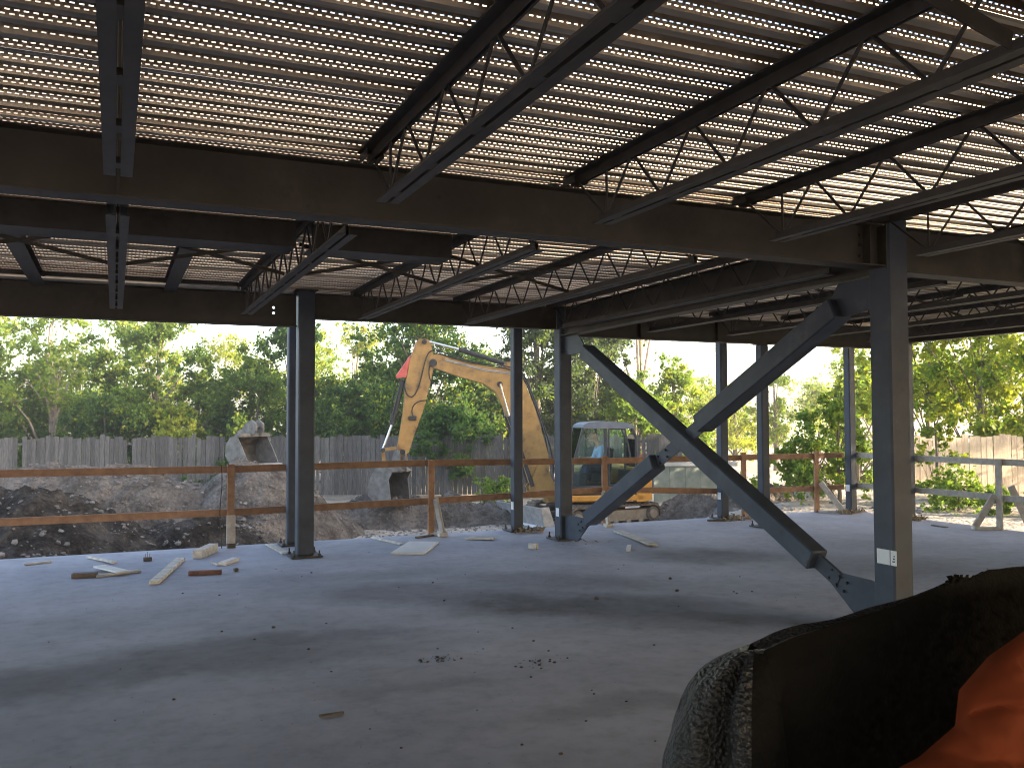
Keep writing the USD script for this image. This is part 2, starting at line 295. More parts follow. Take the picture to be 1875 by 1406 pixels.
def mound(name, cx, cy, peaks, size, m, label, seed, step=.07, rough=.22):
    """A heap: the highest of several bumps over the ground, broken by clods; its skirt ends just under the ground."""
    xs, ys = np.arange(cx - size[0], cx + size[0], step), np.arange(cy - size[1], cy + size[1], step)
    def hf(x, y):
        p = np.stack([x, y, 0 * x], -1)
        x2 = x + .5 * (meshkit.fbm(p * .7, 3, seed) - .5); y2 = y + .5 * (meshkit.fbm(p * .7, 3, seed + 9) - .5)
        h = np.zeros_like(x)
        for (px, py, ax, ay, rot, hh, pw) in peaks:
            c, s = math.cos(rot), math.sin(rot); u, w = ((x2 - px) * c + (y2 - py) * s) / ax, (-(x2 - px) * s + (y2 - py) * c) / ay
            h = np.maximum(h, hh * np.clip(1.15 * np.exp(-np.hypot(u, w) ** pw) - .15, 0, None))
        edge = np.clip(h / .25, 0, 1)
        cl = (meshkit.fbm(p * 1.6, 4, seed + 3) - .5) * rough * 1.6 + np.abs(meshkit.fbm(p * 5.5, 3, seed + 5) - .5) * rough * .9
        out = ground_height(x, y) + h + edge * cl - .09 * (1 - edge)
        return out
    return single(name, grid_mesh(xs, ys, hf), m, label, 'mound', smooth=True)
mound('gravel_mound', 1.9, 21.0, [(-.6, 21.9, 4.2, 2.0, -.42, 1.68, 2.6), (2.9, 20.7, 1.7, 2.0, -.42, 1.74, 2.6), (-5., 23.5, 3.5, 2.2, -.42, 1.6, 2.4)], (8.5, 5.2), 'gravel', 'long pale gravel mound before the fence carrying a loose digger bucket', 21)
mound('dark_soil_mound', -.8, 18.2, [(-1.9, 18.9, 2.9, 2.0, -.4, 1.45, 2.2), (1.4, 18.6, 1.5, 1.0, -.3, .75, 2.2), (-.5, 16.2, 3.0, 1.5, -.2, .5, 2.2), (-5, 19.5, 3, 2, -.4, 1.4, 2.2)], (7.5, 5.5), 'dark_soil', 'large heap of dark soil clods at left behind the timber rails', 31, rough=.34)
mound('dark_soil_mound', 4.2, 16.3, [(3.2, 16.2, 1.6, .9, -.35, .48, 2.2), (5.3, 16.1, 1.7, .7, -.45, .42, 2.2)], (4., 2.6), 'dark_soil', 'low dark soil bank just past the slab edge, under the digger arm', 41, rough=.25)
mound('rubble_mound', 6.8, 21.5, [(6.4, 22.4, 1.7, .9, -.42, .85, 2.0), (8.3, 21.9, 1.7, .8, -.42, .62, 2.), (4.6, 21.4, .8, .8, 0, .6, 2.)], (4.4, 2.6), 'gravel', 'low rubble heap between digger bucket and grey plank fence', 51, rough=.34)
mound('rubble_mound', 14.4, 18.9, [(14.3, 19.6, 1.5, 1.0, -.4, .72, 2.2), (15.0, 18.2, 1.2, .8, -.4, .5, 2.2)], (3.4, 2.6), 'gravel', 'grey rubble heap behind the rear end of the digger tracks', 61, rough=.34)
mound('sand_mound', 16.2, 17.6, [(16.2, 17.6, 1.0, .6, -.4, .55, 2.2)], (1.9, 1.5), 'ground', 'small sunlit sand heap below dry fronds', 71, rough=.2)

# rocks on the heaps: too many to count
def rocks(n_, xr, yr, seed, smin, smax, hfun):
    g = np.random.default_rng(seed); b = MB(); t = trimesh.creation.icosphere(subdivisions=1 if smax > .1 else 0, radius=1.)
    for _ in range(n_):
        x, y = g.uniform(*xr), g.uniform(*yr); s = smin * (smax / smin) ** (g.random() ** 2.2)
        v = t.vertices * (1 + .35 * g.standard_normal((len(t.vertices), 1)) * .6) * s * np.array([1, g.uniform(.6, 1), g.uniform(.45, .8)])
        a = g.uniform(0, 2 * PI); R = np.array([[math.cos(a), -math.sin(a), 0], [math.sin(a), math.cos(a), 0], [0, 0, 1]])
        b.add(v @ R + [x, y, hfun(x, y) + s * .15], t.faces)
    return b
HM = {}
for pth in [p for p in COUNT if 'mound' in p]:
    pass
SURF = []
for prim in stage.GetPrimAtPath('/World').GetChildren():
    if 'mound' in prim.GetName(): SURF.append(np.array(UsdGeom.Mesh(prim).GetPointsAttr().Get()))
from scipy.spatial import cKDTree
TREES2D = [(cKDTree(s[:, :2]), s) for s in SURF]
def surface(x, y):
    z = float(ground_height(np.array([x]), np.array([y]))[0])
    for t, s in TREES2D:
        d, i = t.query([x, y])
        if d < .15: z = max(z, float(s[i, 2]))
    return z
single('loose_stones', rocks(600, (-6, 9.5), (14.5, 24), 3, .02, .085, surface), 'rock', 'loose pale stones strewn over the soil and gravel heaps', 'stones', kind='stuff')
single('loose_stones', rocks(300, (10, 17), (13, 21), 4, .02, .11, surface), 'rock', 'loose pale stones strewn around the right end of the yard', 'stones', kind='stuff')

single('gravel_pieces', rocks(5200, (-6, 9.5), (14.2, 24), 13, .018, .07, surface), 'rock', 'small gravel and clods covering the heaps left of the digger', 'gravel', kind='stuff')
slab = MB().box((-10, -12, -1.35), (SLAB_X, SLAB_Y, 0), ch=.012).box((SLAB_X + .004, -12, -1.35), (25, 3.4, -.004), ch=.012)  # second box: unseen floor under the added roof wing
single('concrete_floor', slab, 'concrete', kind='structure')

# ------------------------------------------------------------------ steel frame
COLS = [('A', 5.35, 4.95, .20, 3.09), ('B', 5.42, 10.45, .18, 3.06), ('C', 2.03, 10.45, .19, 3.09), ('C2', 2.07, 11.45, .14, 2.91), ('D', 5.22, 11.50, .14, 2.91),
        ('E', 8.80, 11.50, .14, 2.91), ('F', 8.66, 10.36, .135, 2.66), ('G', 11.40, 11.42, .14, 2.91), ('H', 11.38, 10.2, .14, 2.76)]
CL = {'A': 'nearest thick grey steel column with white labels, beside the black sheet', 'B': 'grey square column at the far foot of the cross brace',
      'C': 'dark square column left of the digger, standing before a second column', 'C2': 'slim blue-edged column close behind the dark left column', 'D': 'slim blue-grey column in front of the digger boom',
      'E': 'slim column seen through the cross brace, right of the digger', 'F': 'slim column crossed by the upper arm of the brace', 'G': 'slim column at the far right floor corner', 'H': 'slim column peeping out right behind the thick near column'}
rc = np.random.default_rng(11)
for (c, x, y, w, top) in COLS:
    t = thing('steel_column', CL[c], 'column', (x, y, 0))
    hw = w / 2
    part(t, 'shaft', MB().box((x - hw, y - hw, .022), (x + hw, y + hw, top), ch=.014), 'primer', smooth=25)
    bw = hw + .085
    part(t, 'base_plate', MB().box((x - bw, y - bw, .004), (x + bw, y + bw, .022), ch=.003), 'girder')
    part(t, 'cap_plate', MB().box((x - hw - .03, y - hw - .03, top), (x + hw + .03, y + hw + .03, top + .012)), 'girder')
    for sx in (-1, 1):
        for sy in (-1, 1):
            bx, by = x + sx * (bw - .035), y + sy * (bw - .035)
            nut = trimesh.creation.cylinder(radius=.019, height=.022, sections=6); nut.apply_translation((bx, by, .033))
            part(t, 'anchor_bolt', MB().tm(nut).rod((bx, by, .02), (bx, by, .075 + .02 * rc.random()), .0095, 6), 'bolt')
    if c in 'ABDEGH':
        zl = {'A': .56, 'B': .36, 'D': .36, 'E': .36, 'G': .40, 'H': .42}[c]; lw = .05 if c == 'A' else .032
        part(t, 'label', MB().box((x - hw - .0025, y - lw - .01, zl - .055), (x - hw - .0008, y + lw + .01, zl + .055)), 'sticker')
        if c == 'A':
            part(t, 'label', MB().box((x - hw - .0025, y - lw - .075, zl - .055), (x - hw - .0008, y - lw - .018, zl + .055)), 'sticker')
            for j in range(3):
                part(t, 'printing', MB().box((x - hw - .0035, y - lw - .058, zl - .03 + j * .02), (x - hw - .0027, y - lw - .035 - .006 * j, zl - .02 + j * .02)), 'bolt')

def ibeam(t, p, q, w, tf, tw, h, m='girder', holes=None):
    """Wide-flange beam with its bottom at the height of p and q. Flanges and web are parts."""
    p, q = np.asarray(p, float), np.asarray(q, float); d, s, u = frame(q - p)
    part(t, 'bottom_flange', MB().bar(p + Z3 * tf / 2, q + Z3 * tf / 2, w, tf, ch=.002), m)
    part(t, 'top_flange', MB().bar(p + Z3 * (h - tf / 2), q + Z3 * (h - tf / 2), w, tf, ch=.002), m)
    ln = np.linalg.norm(q - p); poly = Polygon([(0, tf), (ln, tf), (ln, h - tf), (0, h - tf)])
    for (a, z, r) in holes or []:
        poly = poly.difference(Polygon([(a + r * math.cos(k_ * PI / 8), z + r * math.sin(k_ * PI / 8)) for k_ in range(16)]))
    e = trimesh.creation.extrude_polygon(poly, tw, engine='earcut'); v = e.vertices
    w_ = p + v[:, :1] * d + v[:, 1:2] * Z3 + (v[:, 2:] - tw / 2) * np.cross(d, Z3)
    part(t, 'web', (w_, e.faces), m)
def stiff(t, x, y0, y1, z0, z1, m='girder'):
    part(t, 'stiffener', MB().box((x - .006, y0, z0), (x + .006, y1, z1)), m)

t = thing('steel_girder', 'long brown-grey near girder crossing the whole picture left of the near column', 'girder', (-3, 4.95, 2.72))
ibeam(t, (-10, 4.95, 2.72), (5.24, 4.95, 2.72), .17, .012, .009, .32)
stiff(t, -.0, 4.875, 4.944, 2.735, 3.025); stiff(t, 5.10, 4.875, 4.944, 2.735, 3.025)
part(t, 'end_plate', MB().box((5.241, 4.86, 2.715), (5.249, 5.04, 3.045)), 'girder')
for z in (2.80, 2.88, 2.96):
    part(t, 'bolt', MB().rod((5.06, 4.925, z), (5.06, 4.945, z), .014, 6), 'bolt')
t = thing('steel_girder', 'near girder continuing to the right of the near column', 'girder', (8, 4.95, 2.66))
ibeam(t, (5.46, 4.95, 2.69), (11.55, 4.95, 2.69), .17, .012, .009, .35)
stiff(t, 6.9, 4.875, 4.944, 2.71, 3.02); stiff(t, 7.85, 4.875, 4.944, 2.71, 3.02)
t = thing('steel_girder', 'deep far girder at left with two bolt holes letting light through', 'girder', (-3, 10.45, 2.66))
ibeam(t, (-10, 10.45, 2.665), (1.92, 10.45, 2.665), .15, .011, .009, .376, holes=[(11.66, .15, .016), (11.66, .215, .016)])
t = thing('steel_girder', 'far girder between the dark left column and the brace column', 'girder', (3.7, 10.45, 2.76))
ibeam(t, (2.135, 10.45, 2.765), (5.32, 10.45, 2.765), .13, .010, .008, .30)
t = thing('steel_girder', 'far girder right of the brace column, over the bright opening', 'girder', (8.4, 10.45, 2.64))
ibeam(t, (5.52, 10.45, 2.68), (11.30, 10.45, 2.68), .15, .011, .009, .34)
stiff(t, 6.6, 10.38, 10.444, 2.70, 3.0); stiff(t, 7.9, 10.38, 10.444, 2.70, 3.0); stiff(t, 9.8, 10.38, 10.444, 2.70, 3.0)
t = thing('roof_edge_beam', 'slim edge beam over the slim columns at the far floor edge', 'beam', (7, 11.5, 2.93))
ibeam(t, (2.0, 11.47, 2.925), (11.5, 11.47, 2.925), .10, .008, .006, .165)
t = thing('roof_edge_beam', 'right edge beam above the sunlit yard opening', 'beam', (11.55, 5, 2.77))
ibeam(t, (11.55, -6, 2.775), (11.55, 10.3, 2.775), .14, .011, .008, .30)
t = thing('steel_girder', 'dark deep beam running over the cross brace', 'girder', (5.4, 7.7, 2.68))
ibeam(t, (5.4, 5.06, 2.70), (5.4, 10.34, 2.67), .16, .012, .009, .36)
t = thing('steel_girder', 'girder of the bay overhead behind the viewer', 'girder', (0, -.55, 2.72))
ibeam(t, (-10, -.55, 2.72), (11.4, -.55, 2.72), .17, .012, .009, .32)
t = thing('header_beam', 'dark header beam across the left joists between near and far girder', 'beam', (-3, 7.0, 2.9))
for a, b in [(-10, -2.66), (-2.54, -1.36), (-1.24, -.06), (.06, 1.24), (1.36, 2.5)]:
    part(t, 'channel', MB().box((a, 6.78, 2.90), (b, 6.795, 3.09)).box((a, 6.795, 2.90), (b, 7.12, 2.912)).box((a, 6.795, 3.078), (b, 7.12, 3.09)), 'joist')
for xx, lab in [(-.74, 'left of the overhead joist'), (.53, 'right of the overhead joist')]:
    t = thing('trimmer_beam', f'short wide trimmer beam {lab}, from header to far girder', 'beam', (xx, 8.7, 2.98))
    ibeam(t, (xx, 7.13, 2.985), (xx - .0, 10.37, 2.985), .13, .008, .006, .105, m='joist')
t = thing('roof_edge_angle', 'bent steel edge angle along the left end of the roof deck', 'angle bar', (-4, 10.55, 3.0))
part(t, 'leg', MB().box((-10, 10.56, 3.045), (1.95, 10.566, 3.20)), 'joist'); part(t, 'leg', MB().box((-10, 10.47, 3.045), (1.95, 10.56, 3.051)), 'joist')
t = thing('roof_angle', 'thin dark angle bar across the left deck near the far girder', 'angle bar', (-3, 10, 3.06))
part(t, 'leg', MB().box((-10, 9.93, 3.066), (1.2, 10.01, 3.074)), 'joist'); part(t, 'leg', MB().box((-10, 9.93, 3.03), (1.2, 9.938, 3.066)), 'joist')

# ---- bar joists
def joist(name, label, x, y0, y1, group, panel=.61, seat0=True):
    t = thing(name, label, 'joist', (x, y0, 2.74), group=group)
    zt, zb = 3.097, 2.735
    for s in (-1, 1):
        part(t, 'top_chord', MB().box((x + s * .008 if s > 0 else x - .070, y0, zt - .006), (x + .070 if s > 0 else x - .008, y1, zt)).box((x + s * .008 if s > 0 else x - .014, y0, zt - .062), (x + .014 if s > 0 else x - .008, y1, zt - .006)), 'joist')
        e = .36
        part(t, 'bottom_chord', MB().box((x + s * .010 if s > 0 else x - .062, y0 + e, zb), (x + .062 if s > 0 else x - .010, y1 - e, zb + .006)).box((x + s * .010 if s > 0 else x - .015, y0 + e, zb + .006), (x + .015 if s > 0 else x - .010, y1 - e, zb + .056)), 'joist')
    nb = int(round((y1 - y0 - 2 * e) / panel)); pb = np.linspace(y0 + e + .06, y1 - e - .06, nb + 1)
    pts = [(y0 + .07, zt - .04)]
    for i, yb in enumerate(pb):
        pts.append((yb, zb + .03))
        if i < nb: pts.append(((yb + pb[i + 1]) / 2, zt - .03))
    pts.append((y1 - .07, zt - .04))
    for (a, b) in zip(pts[:-1], pts[1:]):
        part(t, 'web_rod', MB().rod((x, a[0], a[1]), (x, b[0], b[1]), .0085, 6), 'joist')
    for yb in (pb[0], pb[-1]):
        part(t, 'web_post', MB().rod((x, yb, zb + .03), (x, yb, zt - .03), .008, 6), 'joist')
    for yb in np.arange(y0 + .95, y1 - .5, .55):
        part(t, 'spacer', MB().box((x - .0095, yb - .05, zb + .002), (x + .0095, yb + .05, zb + .03)), 'joist')
    for (a, b) in ((y0 - .03, y0 + .12), (y1 - .12, y1 + .03)):
        part(t, 'seat', MB().box((x - .05, a, 3.0425), (x - .044, b, zt - .0065)), 'joist'); part(t, 'seat', MB().box((x + .044, a, 3.0425), (x + .05, b, zt - .0065)), 'joist')
    return t
XS = [1.3 * i for i in range(-3, 9)]
SIDE = {0: 'straight overhead', 1: 'first to the right of the overhead one', 2: 'second to the right of the overhead one', 3: 'third to the right of the overhead one', 4: 'running to the near column', 5: 'first beyond the near column', 6: 'second beyond the near column', 7: 'third beyond the near column', 8: 'fourth beyond the near column', -1: 'first to the left of the overhead one', -2: 'second to the left of the overhead one', -3: 'third to the left of the overhead one'}
j1 = joist('bar_joist', 'near bay joist ' + SIDE[-3] + ', ending at near girder', XS[0], -.47, 4.87, 'bar joists of the near bay')
LOC1 = LOC[j1]
for i, x in list(enumerate(XS))[1:]:
    copy_of(j1, 'bar_joist', 'near bay joist ' + SIDE[i - 3] + ', ending at near girder', 'joist', LOC1 + [x - XS[0], 0, 0], 'bar joists of the near bay')
j2 = joist('bar_joist', 'far bay joist ' + SIDE[-3] + ', past the near girder', XS[0], 5.03, 10.37, 'bar joists of the far bay', panel=.5)
LOC2 = LOC[j2]
for i, x in list(enumerate(XS))[1:]:
    if i in (1, 2): continue
    copy_of(j2, 'bar_joist', 'far bay joist ' + SIDE[i - 3] + ', past the near girder', 'joist', LOC2 + [x - XS[0], 0, 0], 'bar joists of the far bay')
for i in range(-1, 8):
    if i in (3, 4): continue
    for yb, nm in ((6.95, 'far'),):
        xa, xb = 1.3 * i + .06, 1.3 * (i + 1) - .06
        t = thing('cross_bridging', f'crossed thin bridging angles between far bay joists, {"left" if i < 0 else ORD[i]} bay from the overhead joist', 'bridging', (xa, yb + .3, 2.74), group='bridging of the far bay')
        part(t, 'angle', MB().bar((xa, yb + .32, 2.77), (xb, yb + .32, 3.02), .004, .03), 'girder'); part(t, 'angle', MB().bar((xa, yb + .33, 3.02), (xb, yb + .33, 2.77), .004, .03), 'girder')

for i in range(-1, 4):
    xa, xb = 1.3 * i + .06, 1.3 * (i + 1) - .06
    t = thing('cross_bridging', 'crossed bridging bars of near bay joists, ' + ('left of the overhead joist' if i < 0 else ORD[i] + ' gap right of the overhead joist'), 'bridging', (xa, 1.85, 2.74), group='bridging of the near bay')
    part(t, 'angle', MB().bar((xa, 1.85, 3.04), (xb, 1.85, 2.77), .006, .06), 'joist'); part(t, 'angle', MB().bar((xa, 1.87, 2.77), (xb, 1.87, 3.04), .006, .06), 'joist')
# ---- perforated ribbed deck: holes are real openings in the webs
def deck_panel(x0, x1, flutes):
    P, B, S, H = .1524, .046, .016, .062; q = []
    def quad(a, b, xa, xb): q.append([(xa, *a), (xb, *a), (xb, *b), (xa, *b)])
    pit, hole = .032, .0175
    V, F, c = [], [], 0
    def strip(a, b):
        nonlocal c
        V.append(np.array([(x0, *a), (x1, *a), (x1, *b), (x0, *b)])); F.append(np.array([[c, c + 1, c + 2, c + 3]])); c += 4
    def tabs(a, b, off):
        nonlocal c
        k_ = np.arange(x0 + off, x1 - pit, pit); n_ = len(k_)
        v = np.zeros((n_, 4, 3)); v[:, 0, 0] = v[:, 3, 0] = k_ + hole; v[:, 1, 0] = v[:, 2, 0] = k_ + pit
        v[:, 0, 1:] = v[:, 1, 1:] = a; v[:, 2, 1:] = v[:, 3, 1:] = b
        V.append(v.reshape(-1, 3)); F.append(c + np.arange(n_ * 4).reshape(-1, 4)); c += n_ * 4
    def web(a, b, rows):
        a, b = np.array(a), np.array(b); at = lambda s: a + (b - a) * s
        edges = [0.]
        for r in range(rows):
            m_ = (r + .5) / rows * .52 + .10; edges += [m_ - .042, m_ + .042]
        edges.append(1.)
        for i in range(len(edges) - 1):
            if i % 2 == 0: strip(at(edges[i]), at(edges[i + 1]))
            else: tabs(at(edges[i]), at(edges[i + 1]), pit / 2 * ((i // 2) % 2))
    for k_ in range(flutes):
        y = k_ * P
        strip((y, 0), (y + B, 0)); strip((y + B, 0), (y + B + S, H)); strip((y + B + S, H), (y + P - S, H)); web((y + P, 0), (y + P - S, H), 1 if k_ == 4 else 2)
    # side lap lip hanging at the end of the panel
    strip((flutes * P - .001, -.002), (flutes * P + .022, -.002))
    return np.vstack(V), np.vstack(F)
ROOF = thing('roof_deck', 'ribbed perforated galvanised roof deck over the whole floor', 'roof deck', (0, 0, 3.1))
wide = deck_panel(-10.3, 11.75, 6); left = deck_panel(-10.3, 2.0, 6); right = deck_panel(2.0, 11.75, 6)
for (x0, x1, y0, y1) in ((-10.3, 25.3, -12., -6.02), (11.755, 25.3, -6.0, 3.6)):  # unseen rear roof and right wing, added to keep sun off the floor
    n_ = int((y1 - y0) / .1524); pr_ = [(y0 + .1524 * i + d_, z_) for i in range(n_) for d_, z_ in ((0, 0), (.046, 0), (.062, .062), (.1364, .062))]
    v = np.array([(xx, *q) for q in pr_ for xx in (x0, x1)]); i = np.arange(len(pr_) - 1) * 2
    usdkit.mesh(stage, numbered(ROOF + '/solid_deck_panel'), (v + [0, 0, .0], np.stack([i, i + 1, i + 3, i + 2], -1)), M['deck'])
yy = -6.0
while yy < 11.7:
    for dv in ([wide] if yy < 10.2 else [right]):
        path = numbered(ROOF + '/deck_panel')
        u = usdkit.mesh(stage, path, (dv[0] + [0, yy, .0015 * (COUNT[ROOF + '/deck_panel'] % 2)], dv[1]), M[('deck', 'deck_stained', 'deck_dull', 'deck_stained', 'deck')[COUNT[ROOF + '/deck_panel'] * 7 % 5]])
    yy += .9144
DECKY = yy

# ---- cross brace between the brace column and the near column
t = thing('cross_brace', 'square tube cross brace forming a large X between near and far column', 'brace', (5.4, 7.7, 0))
bx = 5.40
p1, p2 = np.array([bx, 10.05, .17]), np.array([bx, 5.35, 2.56]); p3, p4 = np.array([bx, 10.05, 2.58]), np.array([bx, 5.35, .17])
mid = np.array([bx, 7.70, 1.37])
part(t, 'continuous_tube', MB().bar(p3 + (p4 - p3) * .06, p3 + (p4 - p3) * .905, .175, .175, up=X3, ch=.012), 'primer', smooth=25)
d1 = (p2 - p1) / np.linalg.norm(p2 - p1)
part(t, 'lower_tube', MB().bar(p1 + d1 * .38, mid - d1 * .55, .175, .175, up=X3, ch=.012), 'primer', smooth=25)
part(t, 'upper_tube', MB().bar(mid + d1 * .36, p2 - d1 * .16, .185, .185, up=X3, ch=.012), 'primer', smooth=25)
def gusset(c, da, db, la, lb, w):
    poly = [c - Z3 * 0, ]
def plate(pts, th=.014): return MB().prism([(q[0], q[1]) for q in pts], (bx, 0, 0), Y3, Z3, X3, th)
part(t, 'centre_plate', MB().bar(mid - d1 * .68, mid - d1 * .085, .012, .145, up=np.cross(d1, X3)), 'primer')
part(t, 'centre_plate', MB().bar(mid + d1 * .085, mid + d1 * .58, .012, .155, up=np.cross(d1, X3)), 'primer')
part(t, 'gusset_plate', plate([(10.355, .03), (10.355, .30), (10.20, .34), (9.76, .34), (9.72, .27), (10.02, .03)]), 'primer')
part(t, 'gusset_plate', plate([(5.055, .03), (5.055, .30), (5.22, .33), (5.64, .34), (5.68, .27), (5.38, .03)]), 'primer')
part(t, 'gusset_plate', plate([(10.355, 2.44), (10.355, 2.66), (9.98, 2.66), (9.80, 2.50), (9.86, 2.42), (10.2, 2.42)]), 'primer')
part(t, 'gusset_plate', plate([(5.055, 2.46), (5.055, 2.69), (5.50, 2.69), (5.66, 2.50), (5.58, 2.40), (5.25, 2.43)]), 'primer')
def bolts(at, d, n_, gap, off=.04):
    s = np.cross(d, X3)
    for i in range(n_):
        for sg in (-1, 1):
            c = at + d * gap * i + s * off * sg
            part(t, 'bolt', MB().rod(c - X3 * .028, c + X3 * .028, .012, 6), 'bolt')
d2 = (p4 - p3) / np.linalg.norm(p4 - p3)
bolts(p1 + d1 * .10, d1, 3, .09); bolts(p4 - d2 * .32, d2, 3, .09); bolts(mid - d1 * .50, d1, 2, .16, .04); bolts(mid + d1 * .30, d1, 2, .14, .04)
for (pa, dd) in ((p3 + (p4 - p3) * .905, d2), (p1 + d1 * .38, -d1)):
    part(t, 'tongue_plate', MB().bar(pa - dd * .02, pa + dd * .28, .03, .13, up=np.cross(dd, X3)), 'primer')

# ------------------------------------------------------------------ timber guardrails
def board(p, q, w=.038, h=.089): return MB().bar(p, q, w, h, ch=.003)
t = thing('timber_guardrail', 'long two-rail lumber guardrail along the far floor edge', 'guardrail', (5, 11.6, 0))
RY = 11.63
tops = [(-4.2, 1.00), (1.33, .965), (3.9, .985), (6.75, .95), (9.3, .948), (11.45, .945)]
lows = [(-4.2, .43), (1.33, .428), (3.9, .462), (6.75, .52), (9.3, .40), (11.45, .40)]
for i in range(len(tops) - 1):
    off = .0 if i % 2 == 0 else .004
    part(t, 'top_rail', board((tops[i][0] + .003, RY + off, tops[i][1]), (tops[i + 1][0] - .003, RY + off, tops[i + 1][1])), 'wood')
    part(t, 'middle_rail', board((lows[i][0] + .003, RY + off, lows[i][1]), (lows[i + 1][0] - .003, RY + off, lows[i + 1][1])), 'wood')
def post(t, x, y, kick, d=(1, 0), long_=True, base=True):
    d = np.array(d, float)
    part(t, 'post', MB().bar((x, y, .0), (x, y, 1.03), .089, .038, up=Y3, ch=.003), 'wood')
    if kick is not None:
        kx, ky = kick
        part(t, 'kicker', MB().bar((x + .05 * np.sign(kx - x or 1), y - .035, .50), (kx, ky, .045), .038, .089, ch=.003), 'wood_worn_sunlit')
        part(t, 'foot_block', MB().box((kx - .06, ky - .05, .002), (kx + .06, ky + .05, .045), ch=.003), 'scrap')
        part(t, 'sole_board', MB().bar((x, y - .03, .021), (kx, ky + .03, .021), .085, .036, ch=.002), 'wood_worn_sunlit')
post(t, 1.335, 11.57, None); part(t, 'post_sleeve', MB().box((1.335 - .052, 11.50, .055), (1.335 + .052, 11.548, .40), ch=.003), 'wood_worn_sunlit', label='grey worn lower part of the post'); part(t, 'foot_block', MB().box((1.29, 11.49, .002), (1.39, 11.55, .05)), 'scrap_dark')
post(t, 3.97, 11.585, (4.07, 11.40)); post(t, 6.70, 11.585, (6.62, 11.34)); post(t, 9.28, 11.585, (9.55, 11.25)); post(t, 10.80, 11.585, (11.05, 11.25))
t = thing('timber_guardrail', 'short two-rail lumber guardrail along the sunny right floor edge', 'guardrail', (11.5, 9, 0))
for (ya, yb, off) in ((11.55, 8.76, 0), (8.753, 5.2, .004)):
    part(t, 'top_rail', board((11.50 + off, ya, .955), (11.50 + off, yb, .950)), 'wood_worn_sunlit'); part(t, 'middle_rail', board((11.50 + off, ya, .445), (11.50 + off, yb, .455)), 'wood_worn_sunlit')  # paler lumber paints the sunlight onto these rails
for y, kx, ky in ((8.70, 11.16, 8.86), (6.6, 11.1, 6.7)):
    part(t, 'post', MB().bar((11.455, y, 0), (11.455, y, 1.0), .089, .038, up=X3, ch=.003), 'wood_worn_sunlit')
    part(t, 'kicker', MB().bar((11.42, y + .05, .48), (kx, ky, .045), .038, .089, ch=.003), 'wood_worn_sunlit')
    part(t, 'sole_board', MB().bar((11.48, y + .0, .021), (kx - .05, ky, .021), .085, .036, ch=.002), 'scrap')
    part(t, 'outer_kicker', MB().bar((11.54, y - .12, .62), (11.9, y - .3, -.33), .038, .089, ch=.003), 'wood_worn_sunlit')
w = [(1.215 + .012 * math.sin(i * .9), 11.56 - .004 * i, 1.03 - i * .115) for i in range(10)]
single('hanging_wire', MB().tube(w, .006, 5), 'wire', 'thin dark wire hanging from the rail beside the left post', 'wire')

# ------------------------------------------------------------------ lumber scraps on the floor
def scrap(name, label, p, q, w, h, m, tilt=0., cat='board', z=.003):
    a = (p[0], p[1], z + h / 2); b = (q[0], q[1], z + h / 2 + tilt)
    return single(name, MB().bar(a, b, w, h, ch=min(.003, h * .2)), m, label, cat, 'lumber scraps on the floor')
scrap('lumber_scrap', 'thin tan strip alone at the far left of the floor', (-.88, 11.10), (-.62, 11.20), .04, .02, 'scrap')
scrap('lumber_scrap', 'narrow strip with dark end near the left floor edge', (-.25, 11.38), (.02, 10.75), .05, .022, 'scrap', .012)
scrap('lumber_block', 'stubby dark lumber end lying left of the flat boards', (-.37, 10.03), (-.14, 9.99), .085, .045, 'scrap_dark', cat='block')
scrap('lumber_scrap', 'pale flat board lying crooked on another at left', (-.13, 10.47), (.10, 9.95), .13, .018, 'ply', .004, z=.028)
scrap('lumber_scrap', 'darker flat board under the crooked pale one', (-.16, 9.98), (.26, 10.12), .11, .022, 'scrap')
blk = thing('nailed_block', 'small wood block with nails standing out of it', 'block', (.36, 10.86, 0), 'lumber scraps on the floor')
part(blk, 'block', MB().box((.315, 10.83, .003), (.405, 10.89, .042), ch=.003), 'scrap_dark')
for i in range(3): part(blk, 'nail', MB().rod((.34 + .02 * i, 10.86, .04), (.335 + .025 * i, 10.862 + .008 * i, .085 + .02 * (i == 1)), .0025, 5), 'bolt')
scrap('lumber_plank', 'long pale plank pointing away, left part of the floor', (.37, 9.30), (.70, 10.72), .095, .036, 'scrap', cat='plank')
scrap('lumber_block', 'thick square timber offcut nearest the left rail post', (.885, 10.78), (1.11, 11.30), .11, .095, 'scrap', cat='block')
scrap('lumber_scrap', 'short reddish dark board lying across below the thick offcut', (.71, 9.69), (1.03, 9.64), .06, .040, 'scrap_red')
scrap('lumber_block', 'small whitish block right of the thick offcut', (1.09, 10.17), (1.27, 10.45), .085, .038, 'ply', cat='block')
scrap('lumber_scrap', 'splintered chip against the small whitish block', (1.00, 10.42), (1.05, 10.18), .03, .015, 'scrap')
single('lumber_block', MB().bar_c((1.18, 9.72, .02), (.042, .045, .034), frame((1, .3, 0))[0:3], .004), 'scrap_dark', 'tiny dark cube of wood on the left floor', 'block', 'lumber scraps on the floor')
scrap('lumber_scrap', 'grey narrow strip pointing at the plywood corner', (3.16, 11.62), (3.33, 10.85), .06, .022, 'scrap')
scrap('lumber_scrap', 'thin dark strip leading to the middle rail post', (3.68, 11.35), (4.00, 11.52), .05, .022, 'scrap_dark')
ps = [(2.98, 10.16), (3.34, 9.97), (3.80, 10.80), (3.48, 11.02)]
single('plywood_sheet', MB().prism(ps, (0, 0, .013), X3, Y3, Z3, .019), 'ply', 'pale plywood piece lying flat in the middle of the floor', 'plywood', 'lumber scraps on the floor')
